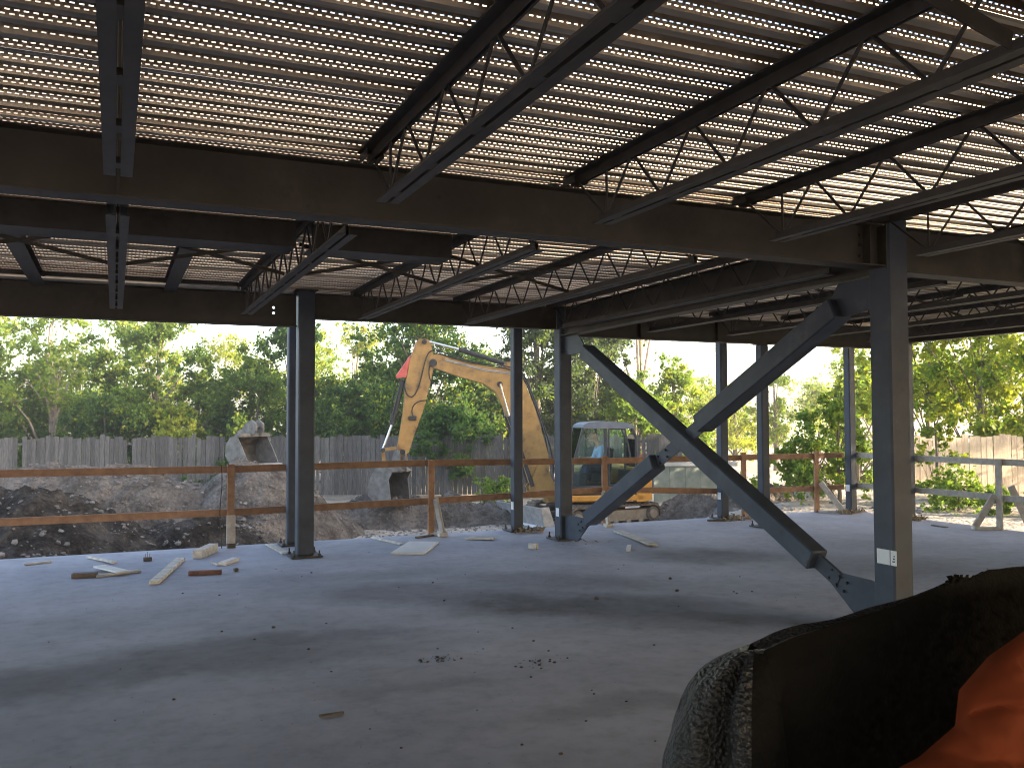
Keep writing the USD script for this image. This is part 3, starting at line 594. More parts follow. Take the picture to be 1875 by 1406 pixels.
scrap('lumber_scrap', 'tan board piece lying left of the blue column foot', (4.28, 11.02), (4.56, 10.78), .14, .02, 'scrap', .012)
scrap('lumber_block', 'small upright cut block standing in mid floor', (4.66, 9.90), (4.72, 9.80), .055, .065, 'scrap', cat='block')
scrap('lumber_plank', 'grey plank right of the brace foot', (6.45, 10.80), (6.10, 9.36), .13, .022, 'scrap', .02, cat='plank')
scrap('lumber_scrap', 'short whitish offcut beside the grey plank', (5.62, 9.17), (5.84, 9.50), .05, .025, 'ply')
scrap('wood_splinter', 'lone dark stick on the near floor', (1.02, 4.82), (1.155, 4.82), .018, .012, 'scrap_dark', cat='stick')
scrap('wood_splinter', 'dark curved stick on the floor near the right rail', (10.98, 9.44), (10.96, 9.16), .05, .015, 'scrap_dark', cat='stick')
scrap('lumber_plank', 'plank lying under the foot of the dark left column', (1.80, 11.55), (1.86, 10.66), .09, .02, 'scrap', cat='plank')
scrap('lumber_scrap', 'long dark strip at the foot of the slim column behind the brace', (8.35, 11.30), (8.72, 11.18), .05, .025, 'scrap_dark')

g = np.random.default_rng(5); cb = MB(); ico = trimesh.creation.icosphere(subdivisions=1)
def crumb(x, y, s):
    v = ico.vertices * (1 + .3 * g.standard_normal((len(ico.vertices), 1)) * .7) * s * [1, .8, .6]
    cb.add(v + [x, y, s * .4], ico.faces)
for _ in range(330):
    d = 3.2 + 8 * g.random() ** .9; a = g.uniform(-.15, .95)
    crumb(d * math.sin(a), min(d * math.cos(a), 11.5), .0025 + .008 * g.random() ** 4)
for (cx, cy, n_, sp) in [(2.0, 5.65, 40, .09), (2.55, 5.3, 26, .12), (4.9, 5.0, 16, .15), (5.2, 6.6, 6, .1), (5.6, 10.1, 20, .2), (8.8, 11.2, 14, .15)]:
    for _ in range(n_): crumb(cx + sp * g.standard_normal(), cy + sp * .5 * g.standard_normal(), .003 + .009 * g.random() ** 2)
for (x, y, s) in [(5.05, 7.45, .018), (4.75, 6.9, .02), (1.13, 7.0, .014), (3.9, 6.9, .02)]: crumb(x, y, s)
single('floor_crumbs', cb, 'crumb', 'scattered dark crumbs of dirt and wood on the concrete', 'debris', kind='stuff')
for (x, y, lab) in [(11.1, 11.15, 'at the far right corner column'), (11.25, 10.05, 'at the column peeping out behind the near column'), (8.95, 11.25, 'at the slim column seen through the brace'), (5.35, 11.27, 'at the blue-grey column before the boom')]:
    lb = MB()
    for _ in range(60):
        c = np.array([x + .14 * g.standard_normal(), y + .06 * g.standard_normal(), .012 + .05 * g.random()]); a = g.standard_normal(3); a /= np.linalg.norm(a); b = np.cross(a, g.standard_normal(3)); b /= np.linalg.norm(b)
        l_, w_ = .05 * g.uniform(.6, 1.3), .02
        lb.add(np.array([c - a * l_, c + b * w_, c + a * l_, c - b * w_]), [[0, 1, 2, 3]])
    single('dead_leaves', lb, 'brown_leaf', f'small drift of dead leaves {lab}', 'leaves', kind='stuff')

# ------------------------------------------------------------------ black sheet and orange tarp, near right
RIDGE = np.array([[1.12, 1.61, .84], [1.17, 1.64, .915], [1.22, 1.67, .965], [1.31, 1.69, 1.015], [1.39, 1.70, 1.04], [1.51, 1.71, 1.065], [1.68, 1.72, 1.085], [1.87, 1.73, 1.105], [2.00, 1.73, 1.135], [2.12, 1.74, 1.15], [2.19, 1.745, 1.152], [2.25, 1.75, 1.17], [2.40, 1.75, 1.165], [2.8, 1.76, 1.17], [3.4, 1.78, 1.16]])
def resample(p, n_):
    s = np.concatenate([[0], np.cumsum(np.linalg.norm(np.diff(p, axis=0), axis=1))]); u = np.linspace(0, s[-1], n_)
    return np.stack([np.interp(u, s, p[:, i]) for i in range(3)], 1), u
def sheet():
    """A box-like barrier under a hanging sheet: plan curve along the near edge, round the left end, back along the far edge; rows go down it."""
    xs = np.concatenate([np.linspace(3.4, 1.44, 150), np.full(46, 1.42), np.linspace(1.44, 3.4, 110)]); n_ = len(xs)
    zr = lambda x: np.interp(x, RIDGE[:, 0], RIDGE[:, 2]); yr = lambda x: np.interp(x, RIDGE[:, 0], RIDGE[:, 1])
    ang = np.concatenate([np.full(150, -PI / 2), np.linspace(-PI / 2, -3 * PI / 2, 48)[1:-1], np.full(110, -3 * PI / 2)])
    wid = .075 * np.clip((2.25 - xs) / .8, .25, 1)
    cen = yr(xs) + wid / 2
    rad = wid / 2
    top = np.stack([xs + np.cos(ang) * rad * (np.abs(np.cos(ang)) > .01), cen + np.sin(ang) * rad, zr(xs) - .004 * (1 + np.sin(xs * 23)) * (np.arange(n_) > 150)], 1)
    out = np.stack([np.cos(ang), np.sin(ang), 0 * ang], 1)
    left = np.clip(-np.cos(ang), 0, 1) ** .6
    far = (np.sin(ang) > 0) * 1.
    nv = 120; sd = np.linspace(0, 1, nv) ** 1.35
    drop = sd[None] * top[:, 2:3]
    off = left[:, None] * (.165 * (1 - np.exp(-drop / .06)) + .10 * drop) + (1 - left)[:, None] * (.012 * (1 - np.exp(-drop / .02)) + np.where(far[:, None] > 0, .05, .20) * drop)
    V = top[:, None, :] + out[:, None, :] * off[..., None] - drop[..., None] * Z3
    P_ = V.reshape(-1, 3)
    lump = (meshkit.fbm(P_ * [6, 6, 4], 4, 17) - .5) * .06 + (np.abs(meshkit.fbm(P_ * [13, 13, 7], 3, 5) - .5)) * .03 * (left[:, None].repeat(nv, 1).ravel() * 1. + .3)
    V += (lump.reshape(n_, nv) * np.clip(drop / .06, 0, 1))[..., None] * out[:, None, :]
    gr = np.exp(-((np.arange(n_) - 166 - 0) / 1.6) ** 2)[:, None] * .06 + np.exp(-((np.arange(n_) - 178) / 3.) ** 2)[:, None] * .02
    V -= (gr * np.clip(drop / .04, 0, 1))[..., None] * out[:, None, :]
    V[..., 2] = np.maximum(V[..., 2], .006)
    i, j = np.meshgrid(np.arange(n_ - 1), np.arange(nv - 1), indexing='ij'); q = (i * nv + j)
    F = lambda i0, i1: np.stack([q, q + 1, q + nv + 1, q + nv], -1)[i0:i1].reshape(-1, 4)
    # the top: near edge joined to far edge
    ne, fe = top[:150][::-1], np.stack([np.interp(top[:150, 0][::-1], top[196:, 0], top[196:, k_]) for k_ in range(3)], 1)
    md = (ne + fe) / 2 - [0, 0, .012]; tv = np.concatenate([ne, md, fe]); k_ = np.arange(149)
    tf = np.vstack([np.stack([k_, k_ + 1, k_ + 151, k_ + 150], -1), np.stack([k_ + 150, k_ + 151, k_ + 301, k_ + 300], -1)])
    return V.reshape(-1, 3), F(0, 160), F(160, n_), (np.vstack([tv, top[149:197], [top[149:197].mean(0)]]), np.vstack([tf, [[450 + i, 450 + i + 1, 498, 498] for i in range(47)]]))
t = thing('black_sheet', 'black woven plastic sheet draped over a low barrier at the near right', 'plastic sheet', (1.9, 1.7, 0))
sv, sf0, sf1, stop_ = sheet()
def used(v, f):
    u_, inv = np.unique(f, return_inverse=True); return v[u_], inv.reshape(f.shape)
part(t, 'near_side', used(sv, sf0), 'sheet_matte_shade', smooth=True); part(t, 'left_end', used(sv, sf1), 'black_sheet', smooth=True); part(t, 'top_fold', stop_, 'black_sheet')  # shade put into the colour: near face darker, left end lighter
# torn tuft on top
tb = MB()
for i in range(22):
    x = 2.07 + .09 * g.random(); c = np.array([x, 1.745, 1.135]); d = np.array([.018 * g.standard_normal(), .012 * g.standard_normal(), .018 + .014 * g.random()])
    tb.add(np.array([c, c + [.018, .004, 0], c + d + [.012, 0, 0], c + d]), [[0, 1, 2, 3]])
part(t, 'torn_edge', tb, 'sheet_matte_shade')
OE = np.array([[1.40, 1.36, .80], [1.47, 1.37, .875], [1.54, 1.37, .89], [1.65, 1.37, .94], [1.70, 1.40, 1.00], [1.80, 1.405, 1.06], [1.92, 1.41, 1.10], [2.05, 1.42, 1.15], [2.4, 1.43, 1.16], [2.8, 1.45, 1.15]])
op, ou = resample(OE, 160); nv = 90; s = np.linspace(0, 1, nv); V = np.zeros((160, nv, 3))
for i in range(160):
    V[i] = op[i] + (np.sin(s * PI * .5)[:, None] ** .8) * np.array([-.03, -.26, 0]) - (s ** 1.5)[:, None] * Z3 * (op[i, 2] - .02)
P_ = V.reshape(-1, 3); lump = (meshkit.fbm(P_ * [5, 5, 7], 3, 77) - .5) * .14 - np.exp(-np.abs(meshkit.fbm(P_ * [3.0, 4, 6] + P_[:, [2, 0, 1]] * 2, 3, 78) - .5) * 30) * .04
V += lump.reshape(160, nv)[..., None] * np.array([0, -1, .15]) * np.clip(s * 5, 0, 1)[None, :, None]
i, j = np.meshgrid(np.arange(159), np.arange(nv - 1), indexing='ij'); q = (i * nv + j).ravel()
single('orange_tarp', (V.reshape(-1, 3), np.stack([q, q + nv, q + nv + 1, q + 1], -1)), 'orange_tarp', 'rumpled orange tarp bundled in front of the black sheet', 'tarp', smooth=True)

# ------------------------------------------------------------------ excavator
EC = np.array([11.49, 20.52, -1.15])
def eframe(deg):
    lf = -RT * [1, 1, 0]; lf /= np.linalg.norm(lf); bk = -FW * [1, 1, 0]; bk /= np.linalg.norm(bk); a = math.radians(deg)
    return lf * math.cos(a) + bk * math.sin(a), -lf * math.sin(a) + bk * math.cos(a)
UF, US = eframe(12); TF, TS = eframe(30)
def up_(u, s, z): return EC + UF * u + US * s + Z3 * z
def lo_(u, s, z): return EC + TF * u + TS * s + Z3 * z
def uprism(poly, s, th): return MB().prism(poly, up_(0, s, 0), UF, Z3, US, th)
def lprism(poly, s, th): return MB().prism(poly, lo_(0, s, 0), TF, Z3, TS, th)
def ubox(u0, u1, s0, s1, z0, z1, ch=0): return MB().bar_c(up_((u0 + u1) / 2, (s0 + s1) / 2, (z0 + z1) / 2), (abs(u1 - u0), abs(s1 - s0), abs(z1 - z0)), np.array([UF, US, Z3]), ch)
def lbox(u0, u1, s0, s1, z0, z1, ch=0): return MB().bar_c(lo_((u0 + u1) / 2, (s0 + s1) / 2, (z0 + z1) / 2), (abs(u1 - u0), abs(s1 - s0), abs(z1 - z0)), np.array([TF, TS, Z3]), ch)
ex = thing('excavator', 'yellow tracked excavator at work behind the guardrail, arm reaching left', 'excavator', EC)
R_ = .27
def stadium(L_, r, n_=14): return [(L_ / 2 + r * math.cos(a), r + r * math.sin(a)) for a in np.linspace(-PI / 2, PI / 2, n_)] + [(-L_ / 2 + r * math.cos(a), r + r * math.sin(a)) for a in np.linspace(PI / 2, 3 * PI / 2, n_)]
for sg in (1, -1):
    sc = sg * .86
    ring = Polygon(stadium(2.35, R_)).difference(Polygon(stadium(2.35, R_ - .045)).buffer(0).intersection(Polygon(stadium(2.35, R_ - .045))))
    outer = np.array(stadium(2.35, R_)); inner = np.array(stadium(2.35, R_ - .05)) + [0, .05]
    e = MB().prism(np.array(Polygon(outer).exterior.coords)[:-1], lo_(0, sc, 0), TF, Z3, TS, .01)
    belt = MB(); tt = trimesh.creation.extrude_polygon(Polygon(outer, [inner[::-1]]), 1., engine='earcut'); v = tt.vertices
    belt.add(lo_(0, sc, 0) + v[:, :1] * TF + v[:, 1:2] * Z3 + (v[:, 2:] - .5) * .44 * TS, tt.faces)
    tk = part(ex, 'track', belt, 'track')
    per = np.array(stadium(2.35, R_ + .012, 30)); per[:, 1] -= .012; cl = np.vstack([per, per[:1]]); sl = np.concatenate([[0], np.cumsum(np.linalg.norm(np.diff(cl, axis=0), axis=1))])
    for q_ in np.linspace(0, sl[-1], 45)[:-1]:
        x, z = np.interp(q_, sl, cl[:, 0]), np.interp(q_, sl, cl[:, 1]); x2, z2 = np.interp((q_ + .03) % sl[-1], sl, cl[:, 0]), np.interp((q_ + .03) % sl[-1], sl, cl[:, 1])
        d = TF * (x2 - x) + Z3 * (z2 - z); d /= np.linalg.norm(d) + 1e-9
        part(tk, 'shoe', MB().bar_c(lo_(x, sc, z), (.055, .45, .035), np.array([d, TS, np.cross(d, TS)])), 'track')
    part(ex, 'track_frame', lprism([(-1.05, .13), (1.05, .13), (1.15, .27), (1.05, .40), (-1.05, .40), (-1.15, .27)], sc, .30), 'mud')
    for u_c, nm in ((-1.175, 'sprocket'), (1.175, 'idler_wheel')):
        part(ex, nm, MB().rod(lo_(u_c, sc - .2, R_), lo_(u_c, sc + .2, R_), .19, 18), 'track'); part(ex, 'hub', MB().rod(lo_(u_c, sc - .225, R_), lo_(u_c, sc + .235, R_), .12, 16), 'mud')
    for u_c in np.linspace(-.8, .8, 5): part(ex, 'roller', MB().rod(lo_(u_c, sc - .18, .12), lo_(u_c, sc + .18, .12), .07, 12), 'mud')
part(ex, 'undercarriage', lbox(-.6, .6, -.66, .66, .25, .55, .03).rod(lo_(0, 0, .5), lo_(0, 0, .68), .45, 20), 'dark_machine')
bl = part(ex, 'blade', lprism([(2.05, .12), (2.10, .34), (2.20, .58), (2.27, .58), (2.17, .32), (2.13, .12)], 0, 2.2), 'steel')
part(ex, 'cutting_edge', lprism([(2.125, .0), (2.135, .13), (2.175, .13), (2.165, .0)], 0, 2.2), 'chrome' if False else 'sticker', label='worn bright cutting edge of the blade')
for s_ in np.linspace(-.95, .95, 8): part(ex, 'bolt', MB().rod(lo_(2.155, s_, .07), lo_(2.185, s_, .07), .022, 6), 'bolt')
for s_ in (-1.1, 1.1): part(ex, 'blade_end_plate', lprism([(1.85, .06), (2.16, .02), (2.27, .60), (2.05, .60)], s_, .03), 'steel')
for s_ in (-.45, .45): part(ex, 'blade_arm', MB().bar(lo_(.5, s_, .4), lo_(2.08, s_, .30), .12, .16, ch=.01), 'dark_machine')
part(ex, 'blade_cylinder', MB().rod(lo_(.6, 0, .55), lo_(1.4, 0, .5), .06, 12).rod(lo_(1.4, 0, .5), lo_(2.05, 0, .45), .03, 10), 'dark_machine')
# house
part(ex, 'deck_skirt', ubox(-1.05, .95, -1.02, 1.05, .64, .80, .03), 'orange_panel')
part(ex, 'counterweight', uprism([(-1.26, .66), (-1.02, .62), (-.86, .62), (-.86, 1.47), (-1.20, 1.47), (-1.27, 1.35)], 0.02, 2.06), 'orange_panel')
part(ex, 'tail_light', ubox(-.93, -.86, 1.051, 1.06, .95, 1.15), 'red')
part(ex, 'engine_hood', ubox(-.85, .35, -1.0, .05, .81, 1.46, .05), 'yellow')
part(ex, 'side_panel', ubox(-.855, -.70, .08, 1.03, .81, 1.40, .01), 'dark_machine')
# cab: floor box, pillars, roof, panes
cab = part(ex, 'cab', ubox(-.70, .86, .14, 1.02, .81, 1.02, .02), 'dark_machine')
def pillar(a, b, w=.06): return MB().bar(a, b, w, w, up=US, ch=.008)
for s_ in (.17, 1.0):
    for (a, b) in (((.84, 1.0), (.80, 1.60)), ((.80, 1.58), (.53, 2.50)), ((-.06, 1.0), (-.05, 2.52)), ((-.86, .82), (-.87, 2.25)), ((-.87, 2.23), (-.74, 2.52))):
        part(ex, 'cab_pillar', pillar(up_(a[0], s_, a[1]), up_(b[0], s_, b[1]), .075 if a[0] == -.06 else .06), 'cab_paint')
    part(ex, 'cab_rail', MB().bar(up_(.84, s_, 1.02), up_(-.86, s_, 1.02), .06, .05, up=Z3), 'cab_paint')
part(ex, 'door_frame', pillar(up_(-.14, 1.015, 2.46), up_(-.13, 1.015, 1.05), .035).bar(up_(-.14, 1.015, 2.46), up_(-.56, 1.015, 2.46), .035, .035).bar(up_(-.56, 1.015, 2.46), up_(-.74, 1.015, 1.62), .035, .035, up=US).bar(up_(-.74, 1.015, 1.62), up_(-.13, 1.015, 1.62), .03, .03), 'cab_paint')
rf = part(ex, 'cab_roof', uprism([(.56, 2.50), (.53, 2.57), (.40, 2.63), (0, 2.66), (-.62, 2.62), (-.78, 2.56), (-.82, 2.49), (-.70, 2.47), (.5, 2.48)], .585, .93), 'cab_roof')
part(ex, 'window_pane', uprism([(.77, 1.05), (.74, 1.6), (.49, 2.47), (-.01, 2.48), (-.02, 1.05)], 1.0, .006), 'pane')
part(ex, 'window_pane', uprism([(-.15, 1.05), (-.16, 2.44), (-.54, 2.44), (-.72, 1.62), (-.8, 1.05)], 1.0, .006), 'pane')
part(ex, 'window_pane', uprism([(.77, 1.1), (.74, 1.6), (.49, 2.47), (-.74, 2.47), (-.84, 2.2), (-.83, 1.45)], .17, .006), 'pane')
part(ex, 'windscreen', MB().bar(up_(.80, .585, 1.62), up_(.545, .585, 2.47), .006, .78, up=US), 'pane')
part(ex, 'window_pane', MB().bar(up_(-.87, .585, 1.48), up_(-.86, .585, 2.2), .006, .76, up=US), 'pane')
part(ex, 'seat', ubox(-.25, .26, .36, .82, 1.12, 1.36, .04).bar(up_(-.20, .59, 1.33), up_(-.30, .59, 1.98), .44, .11, up=UF, ch=.03), 'seat')
part(ex, 'console', ubox(.42, .62, .25, .95, 1.02, 1.35, .03).rod(up_(.30, .38, 1.30), up_(.33, .38, 1.62), .015).rod(up_(.30, .82, 1.30), up_(.33, .82, 1.62), .015), 'dark_machine')
part(ex, 'grab_rail', MB().tube([up_(-.10, 1.05, 1.78), up_(-.02, 1.10, 1.80), up_(-.01, 1.10, 1.60), up_(-.10, 1.05, 1.56)], .013, 6), 'dark_machine')
part(ex, 'mirror', MB().bar(up_(-.92, 1.0, 1.72), up_(-1.04, 1.05, 1.86), .09, .03, ch=.008), 'red')
# boom, arm, cylinders
BS = -.15
boom = [(1.12, .92), (1.18, 1.80), (1.53, 2.98), (1.80, 3.66), (2.02, 3.93), (2.40, 4.04), (2.81, 4.08), (3.52, 4.23), (4.05, 4.38), (4.22, 4.36), (4.32, 4.24), (4.31, 4.10), (4.18, 4.03), (3.52, 3.81), (2.90, 3.64), (2.58, 3.44), (2.30, 2.95), (1.94, 1.97), (1.66, 1.05), (1.40, .82)]
bm = part(ex, 'boom', uprism(boom, BS, .27), 'yellow')
part(ex, 'boom_foot_bracket', uprism([(1.0, .66), (1.62, .68), (1.72, .95), (1.5, 1.5), (1.30, 1.55), (1.0, .95)], BS + .19, .06), 'yellow'); part(ex, 'boom_foot_bracket', uprism([(1.0, .66), (1.62, .68), (1.72, .95), (1.5, 1.5), (1.30, 1.55), (1.0, .95)], BS - .19, .06), 'yellow')
part(ex, 'swing_post', ubox(.85, 1.25, BS - .2, BS + .2, .50, .95, .05), 'yellow')
arm = [(4.63, 4.68), (4.55, 4.76), (4.33, 4.76), (4.26, 4.66), (4.15, 4.25), (4.19, 3.98), (4.29, 3.52), (4.44, 2.96), (4.69, 2.27), (4.80, 1.90), (4.90, 1.80), (5.03, 1.83), (5.10, 1.98), (4.96, 2.83), (4.88, 3.66), (4.79, 4.20)]
part(ex, 'arm', uprism(arm, BS, .21), 'yellow')
for (u, z, r) in ((4.20, 4.15, .10), (4.42, 4.69, .06), (4.97, 1.90, .065), (5.46, 1.95, .055), (2.47, 3.62, .07), (1.40, 1.15, .09)):
    part(ex, 'pin', MB().rod(up_(u, BS - .17, z), up_(u, BS + .17, z), r, 14), 'dark_machine')
def cyl(s_, a, mid_, b, rb, rr):
    part(ex, 'cylinder_barrel', MB().rod(up_(a[0], s_, a[1]), up_(mid_[0], s_, mid_[1]), rb, 14), 'dark_machine'); part(ex, 'cylinder_rod', MB().rod(up_(mid_[0], s_, mid_[1]), up_(b[0], s_, b[1]), rr, 12), 'chrome')
cyl(BS, (2.22, 4.13), (3.52, 4.52), (4.36, 4.72), .062, .030)
part(ex, 'cylinder_clevis', uprism([(2.05, 3.95), (2.40, 4.02), (2.32, 4.20), (2.15, 4.20)], BS, .20), 'yellow')
cyl(BS, (4.95, 3.72), (5.23, 2.58), (5.46, 1.95), .062, .030)
for s_ in (BS - .21, BS + .21): cyl(s_, (1.62, .98), (2.24, 2.80), (2.47, 3.62), .055, .028)
part(ex, 'red_guard', uprism([(4.76, 4.36), (5.13, 3.82), (5.10, 3.76), (4.88, 3.78)], BS, .24), 'red')
part(ex, 'bucket_link', MB().bar(up_(5.46, BS + .12, 1.95), up_(4.99, BS + .12, 2.02), .04, .07).bar(up_(5.46, BS - .12, 1.95), up_(4.99, BS - .12, 2.02), .04, .07), 'yellow')
part(ex, 'bucket_link', MB().bar(up_(5.46, BS + .05, 1.95), up_(5.40, BS + .05, 1.52), .05, .08, up=UF).bar(up_(5.46, BS - .05, 1.95), up_(5.40, BS - .05, 1.52), .05, .08, up=UF), 'yellow')
part(ex, 'arm_bracket', uprism([(4.85, 1.88), (5.08, 1.90), (5.06, 1.45), (4.88, 1.45)], BS, .17), 'yellow')
def hose(pts, s_=BS + .16, r=.016):
    p = np.array(pts); u = np.linspace(0, len(p) - 1, 24); from scipy.interpolate import CubicSpline
    c = CubicSpline(np.arange(len(p)), p)(u); part(ex, 'hose', MB().tube([up_(a, s_ + .03 * math.sin(i * .3), b) for i, (a, b) in enumerate(c)], r, 6), 'hose')
hose([(2.0, 4.0), (2.6, 4.12), (3.3, 4.22), (4.0, 4.44), (4.28, 4.44), (4.42, 4.12), (4.60, 3.45), (4.82, 3.30), (4.93, 3.62)])
hose([(2.0, 3.9), (2.6, 4.08), (3.4, 4.20), (4.0, 4.38), (4.22, 4.30), (4.30, 3.85), (4.05, 3.62)], BS + .15, .014)
hose([(4.35, 3.20), (4.60, 3.15), (4.72, 3.0), (4.70, 2.78)], BS + .13, .014)
hose([(1.35, 1.0), (1.2, 2.0), (1.48, 3.0), (1.78, 3.72), (2.1, 4.03)], BS + .05, .022); hose([(1.0, 1.3), (1.12, 2.1), (1.42, 3.0), (1.72, 3.75), (2.1, 4.06)], BS - .05, .022)
hose([(5.02, 3.7), (5.12, 3.2), (5.30, 2.6)], BS + .10, .014); hose([(5.02, 3.75), (5.18, 3.3), (5.24, 2.75)], BS - .10, .014)
part(ex, 'valve_block', ubox(4.62, 4.82, BS + .11, BS + .17, 2.70, 2.80, .01), 'dark_machine')
for dz in (0, .03): part(ex, 'steel_pipe', MB().tube([up_(2.0, BS + .145, 3.86 + dz), up_(2.9, BS + .145, 3.97 + dz), up_(3.1, BS + .145, 4.02 + dz), up_(3.9, BS + .145, 4.22 + dz)], .012, 6), 'steel')
# bucket on the arm
def shell_poly(pts, th):
    p = np.array(pts); d = np.gradient(p, axis=0); nrm = np.stack([-d[:, 1], d[:, 0]], 1) / np.linalg.norm(d, axis=1, keepdims=True)
    return np.vstack([p + nrm * th / 2, (p - nrm * th / 2)[::-1]])
bc = [(4.90, 1.42), (5.15, 1.55), (5.42, 1.50), (5.58, 1.28), (5.68, 1.02), (5.66, .82), (5.52, .70), (5.25, .66), (4.95, .66)]
KF, KS = eframe(-30); KO = up_(5.22, BS, 0)
def kprism(poly, off, th): return MB().prism([(a - 5.22, b) for a, b in poly], KO + KS * off, KF, Z3, KS, th)
bk = part(ex, 'bucket', kprism(shell_poly(bc, .03), 0, .78), 'bucket', label='muddy steel bucket at the end of the arm')
ins = np.array(bc); ins = ins + (np.array([5.22, 1.08]) - ins) * .055
part(bk, 'lining', kprism(shell_poly(ins.tolist(), .012), 0, .74), 'bucket_in_shade')  # thin dark inner skin added to paint the shaded hollow
for s_ in (-.40, .40):
    part(bk, 'side_plate', kprism(bc + [(4.98, .95), (5.02, 1.22)], s_, .022), 'bucket')
    part(bk, 'lining', kprism([(a + (5.22 - a) * .04, b + (1.05 - b) * .04) for a, b in bc + [(4.98, .95), (5.02, 1.22)]], s_ * .965, .008), 'bucket_in_shade')
for s_ in np.linspace(-.34, .34, 5): part(bk, 'tooth', kprism([(4.97, .635), (4.97, .70), (4.82, .675), (4.80, .655)], s_, .07), 'steel')
for s_ in (-.12, .12): part(bk, 'ear', kprism([(4.84, 1.40), (4.90, 1.95), (5.05, 1.95), (5.15, 1.62), (5.30, 1.62), (5.36, 1.72), (5.48, 1.68), (5.50, 1.42), (5.2, 1.45)], s_, .03), 'bucket')

# ------------------------------------------------------------------ operator
def chain(joints, bones, refine=.03, it=6, scale=1.):
    """Body built from spheres at joints joined by hulls, then smoothed to one surface."""
    sph = lambda p, r: manifold3d.Manifold.sphere(r, 16).translate([float(x) for x in p])
    tot = manifold3d.Manifold()
    for a, b in bones:
        tot += manifold3d.Manifold.batch_hull([sph(*joints[a]), sph(*joints[b])])
    m = tot.refine_to_length(refine).to_mesh(); tt = trimesh.Trimesh(m.vert_properties[:, :3], m.tri_verts, process=True)
    trimesh.smoothing.filter_taubin(tt, iterations=it); return tt
def q3(u, s, z): return (u, s, z)
S0 = .59
J = {'hip': (q3(-.30, S0, 1.36), .13), 'waist': (q3(-.30, S0, 1.55), .125), 'chest': (q3(-.22, S0, 1.78), .135), 'neck0': (q3(-.14, S0, 1.96), .058), 'neck': (q3(-.07, S0, 2.05), .054), 'skull': (q3(-.02, S0, 2.17), .094), 'brow': (q3(.02, S0, 2.15), .082), 'jaw': (q3(.045, S0, 2.07), .052), 'chin': (q3(.075, S0, 2.045), .028), 'nose0': (q3(.085, S0, 2.15), .014), 'nose': (q3(.118, S0, 2.112), .013)}
for sg, n_ in ((1, 'l'), (-1, 'r')):
    J.update({n_ + 'sh': (q3(-.20, S0 + sg * .19, 1.86), .068), n_ + 'el': (q3(-.10, S0 + sg * .25, 1.57), .047), n_ + 'wr': (q3(.14, S0 + sg * .235, 1.60), .031), n_ + 'pm': (q3(.22, S0 + sg * .23, 1.615), .030),
              n_ + 'hp': (q3(-.27, S0 + sg * .10, 1.36), .098), n_ + 'kn': (q3(.17, S0 + sg * .13, 1.36), .066), n_ + 'an': (q3(.27, S0 + sg * .13, 1.12), .045), n_ + 'to': (q3(.40, S0 + sg * .14, 1.075), .035), n_ + 'ear0': (q3(-.02, S0 + sg * .092, 2.14), .018), n_ + 'ear1': (q3(-.025, S0 + sg * .098, 2.165), .02)})
    for f_ in range(4):
        b_ = (.24, S0 + sg * (.205 + .018 * f_), 1.635 - .004 * abs(f_ - 1)); ln = (.042, .048, .045, .036)[f_]
        J[f'{n_}f{f_}a'] = (b_, .0095); J[f'{n_}f{f_}b'] = ((b_[0] + ln, b_[1] - sg * .004, b_[2] + .008), .0088); J[f'{n_}f{f_}c'] = ((b_[0] + ln + .012, b_[1] - sg * .01, b_[2] - .026), .008)
    J[n_ + 't0'] = ((.20, S0 + sg * .20, 1.61), .011); J[n_ + 't1'] = ((.245, S0 + sg * .178, 1.612), .0095)
skin_b = [('hip', 'waist'), ('waist', 'chest'), ('chest', 'neck0'), ('neck0', 'neck'), ('neck', 'skull'), ('skull', 'brow'), ('brow', 'jaw'), ('jaw', 'chin'), ('neck', 'jaw'), ('nose0', 'nose'), ('skull', 'jaw')]
for n_ in 'lr':
    skin_b += [('chest', n_ + 'sh'), (n_ + 'sh', n_ + 'el'), (n_ + 'el', n_ + 'wr'), (n_ + 'wr', n_ + 'pm'), (n_ + 'hp', n_ + 'kn'), ('hip', n_ + 'hp'), (n_ + 'kn', n_ + 'an'), (n_ + 'an', n_ + 'to'), (n_ + 'ear0', n_ + 'ear1'), (n_ + 't0', n_ + 't1'), (n_ + 'pm', n_ + 't0')]
    for f_ in range(4): skin_b += [(n_ + 'pm', f'{n_}f{f_}a'), (f'{n_}f{f_}a', f'{n_}f{f_}b'), (f'{n_}f{f_}b', f'{n_}f{f_}c')]
def place(tt):
    v = np.asarray(tt.vertices); f = np.asarray(tt.faces)
    v = v + [.17, 0, .11]; return EC + v[:, :1] * UF + v[:, 1:2] * US + v[:, 2:] * Z3, f[:, ::-1] if np.dot(np.cross(UF, US), Z3) < 0 else f
pr = thing('person', 'seated digger operator in pale blue shirt and dark trousers, hands on levers', 'person', up_(.0, S0, 1.35))
part(pr, 'body', place(chain(J, skin_b, .022, 4)), 'skin', smooth=True)
JS = {k_: (v_[0], v_[1] * 1.0 + .014) for k_, v_ in J.items()}
for n_ in 'lr':
    e_, w_ = np.array(J[n_ + 'el'][0]), np.array(J[n_ + 'wr'][0]); JS[n_ + 'cuff'] = (tuple(e_ + (w_ - e_) * .25), .056)
    JS[n_ + 'hem'] = (tuple(np.array(J[n_ + 'an'][0])), .062)
part(pr, 'shirt', place(chain(JS, [('hip', 'waist'), ('waist', 'chest'), ('chest', 'lsh'), ('chest', 'rsh'), ('lsh', 'lel'), ('rsh', 'rel'), ('lel', 'lcuff'), ('rel', 'rcuff'), ('waist', 'lsh'), ('waist', 'rsh')], .03, 3)), 'shirt', smooth=True)
JT = {k_: (v_[0], v_[1] + .02) for k_, v_ in J.items()}; JT['lhem'], JT['rhem'] = JS['lhem'], JS['rhem']; JT['hip'] = (J['hip'][0], .152)
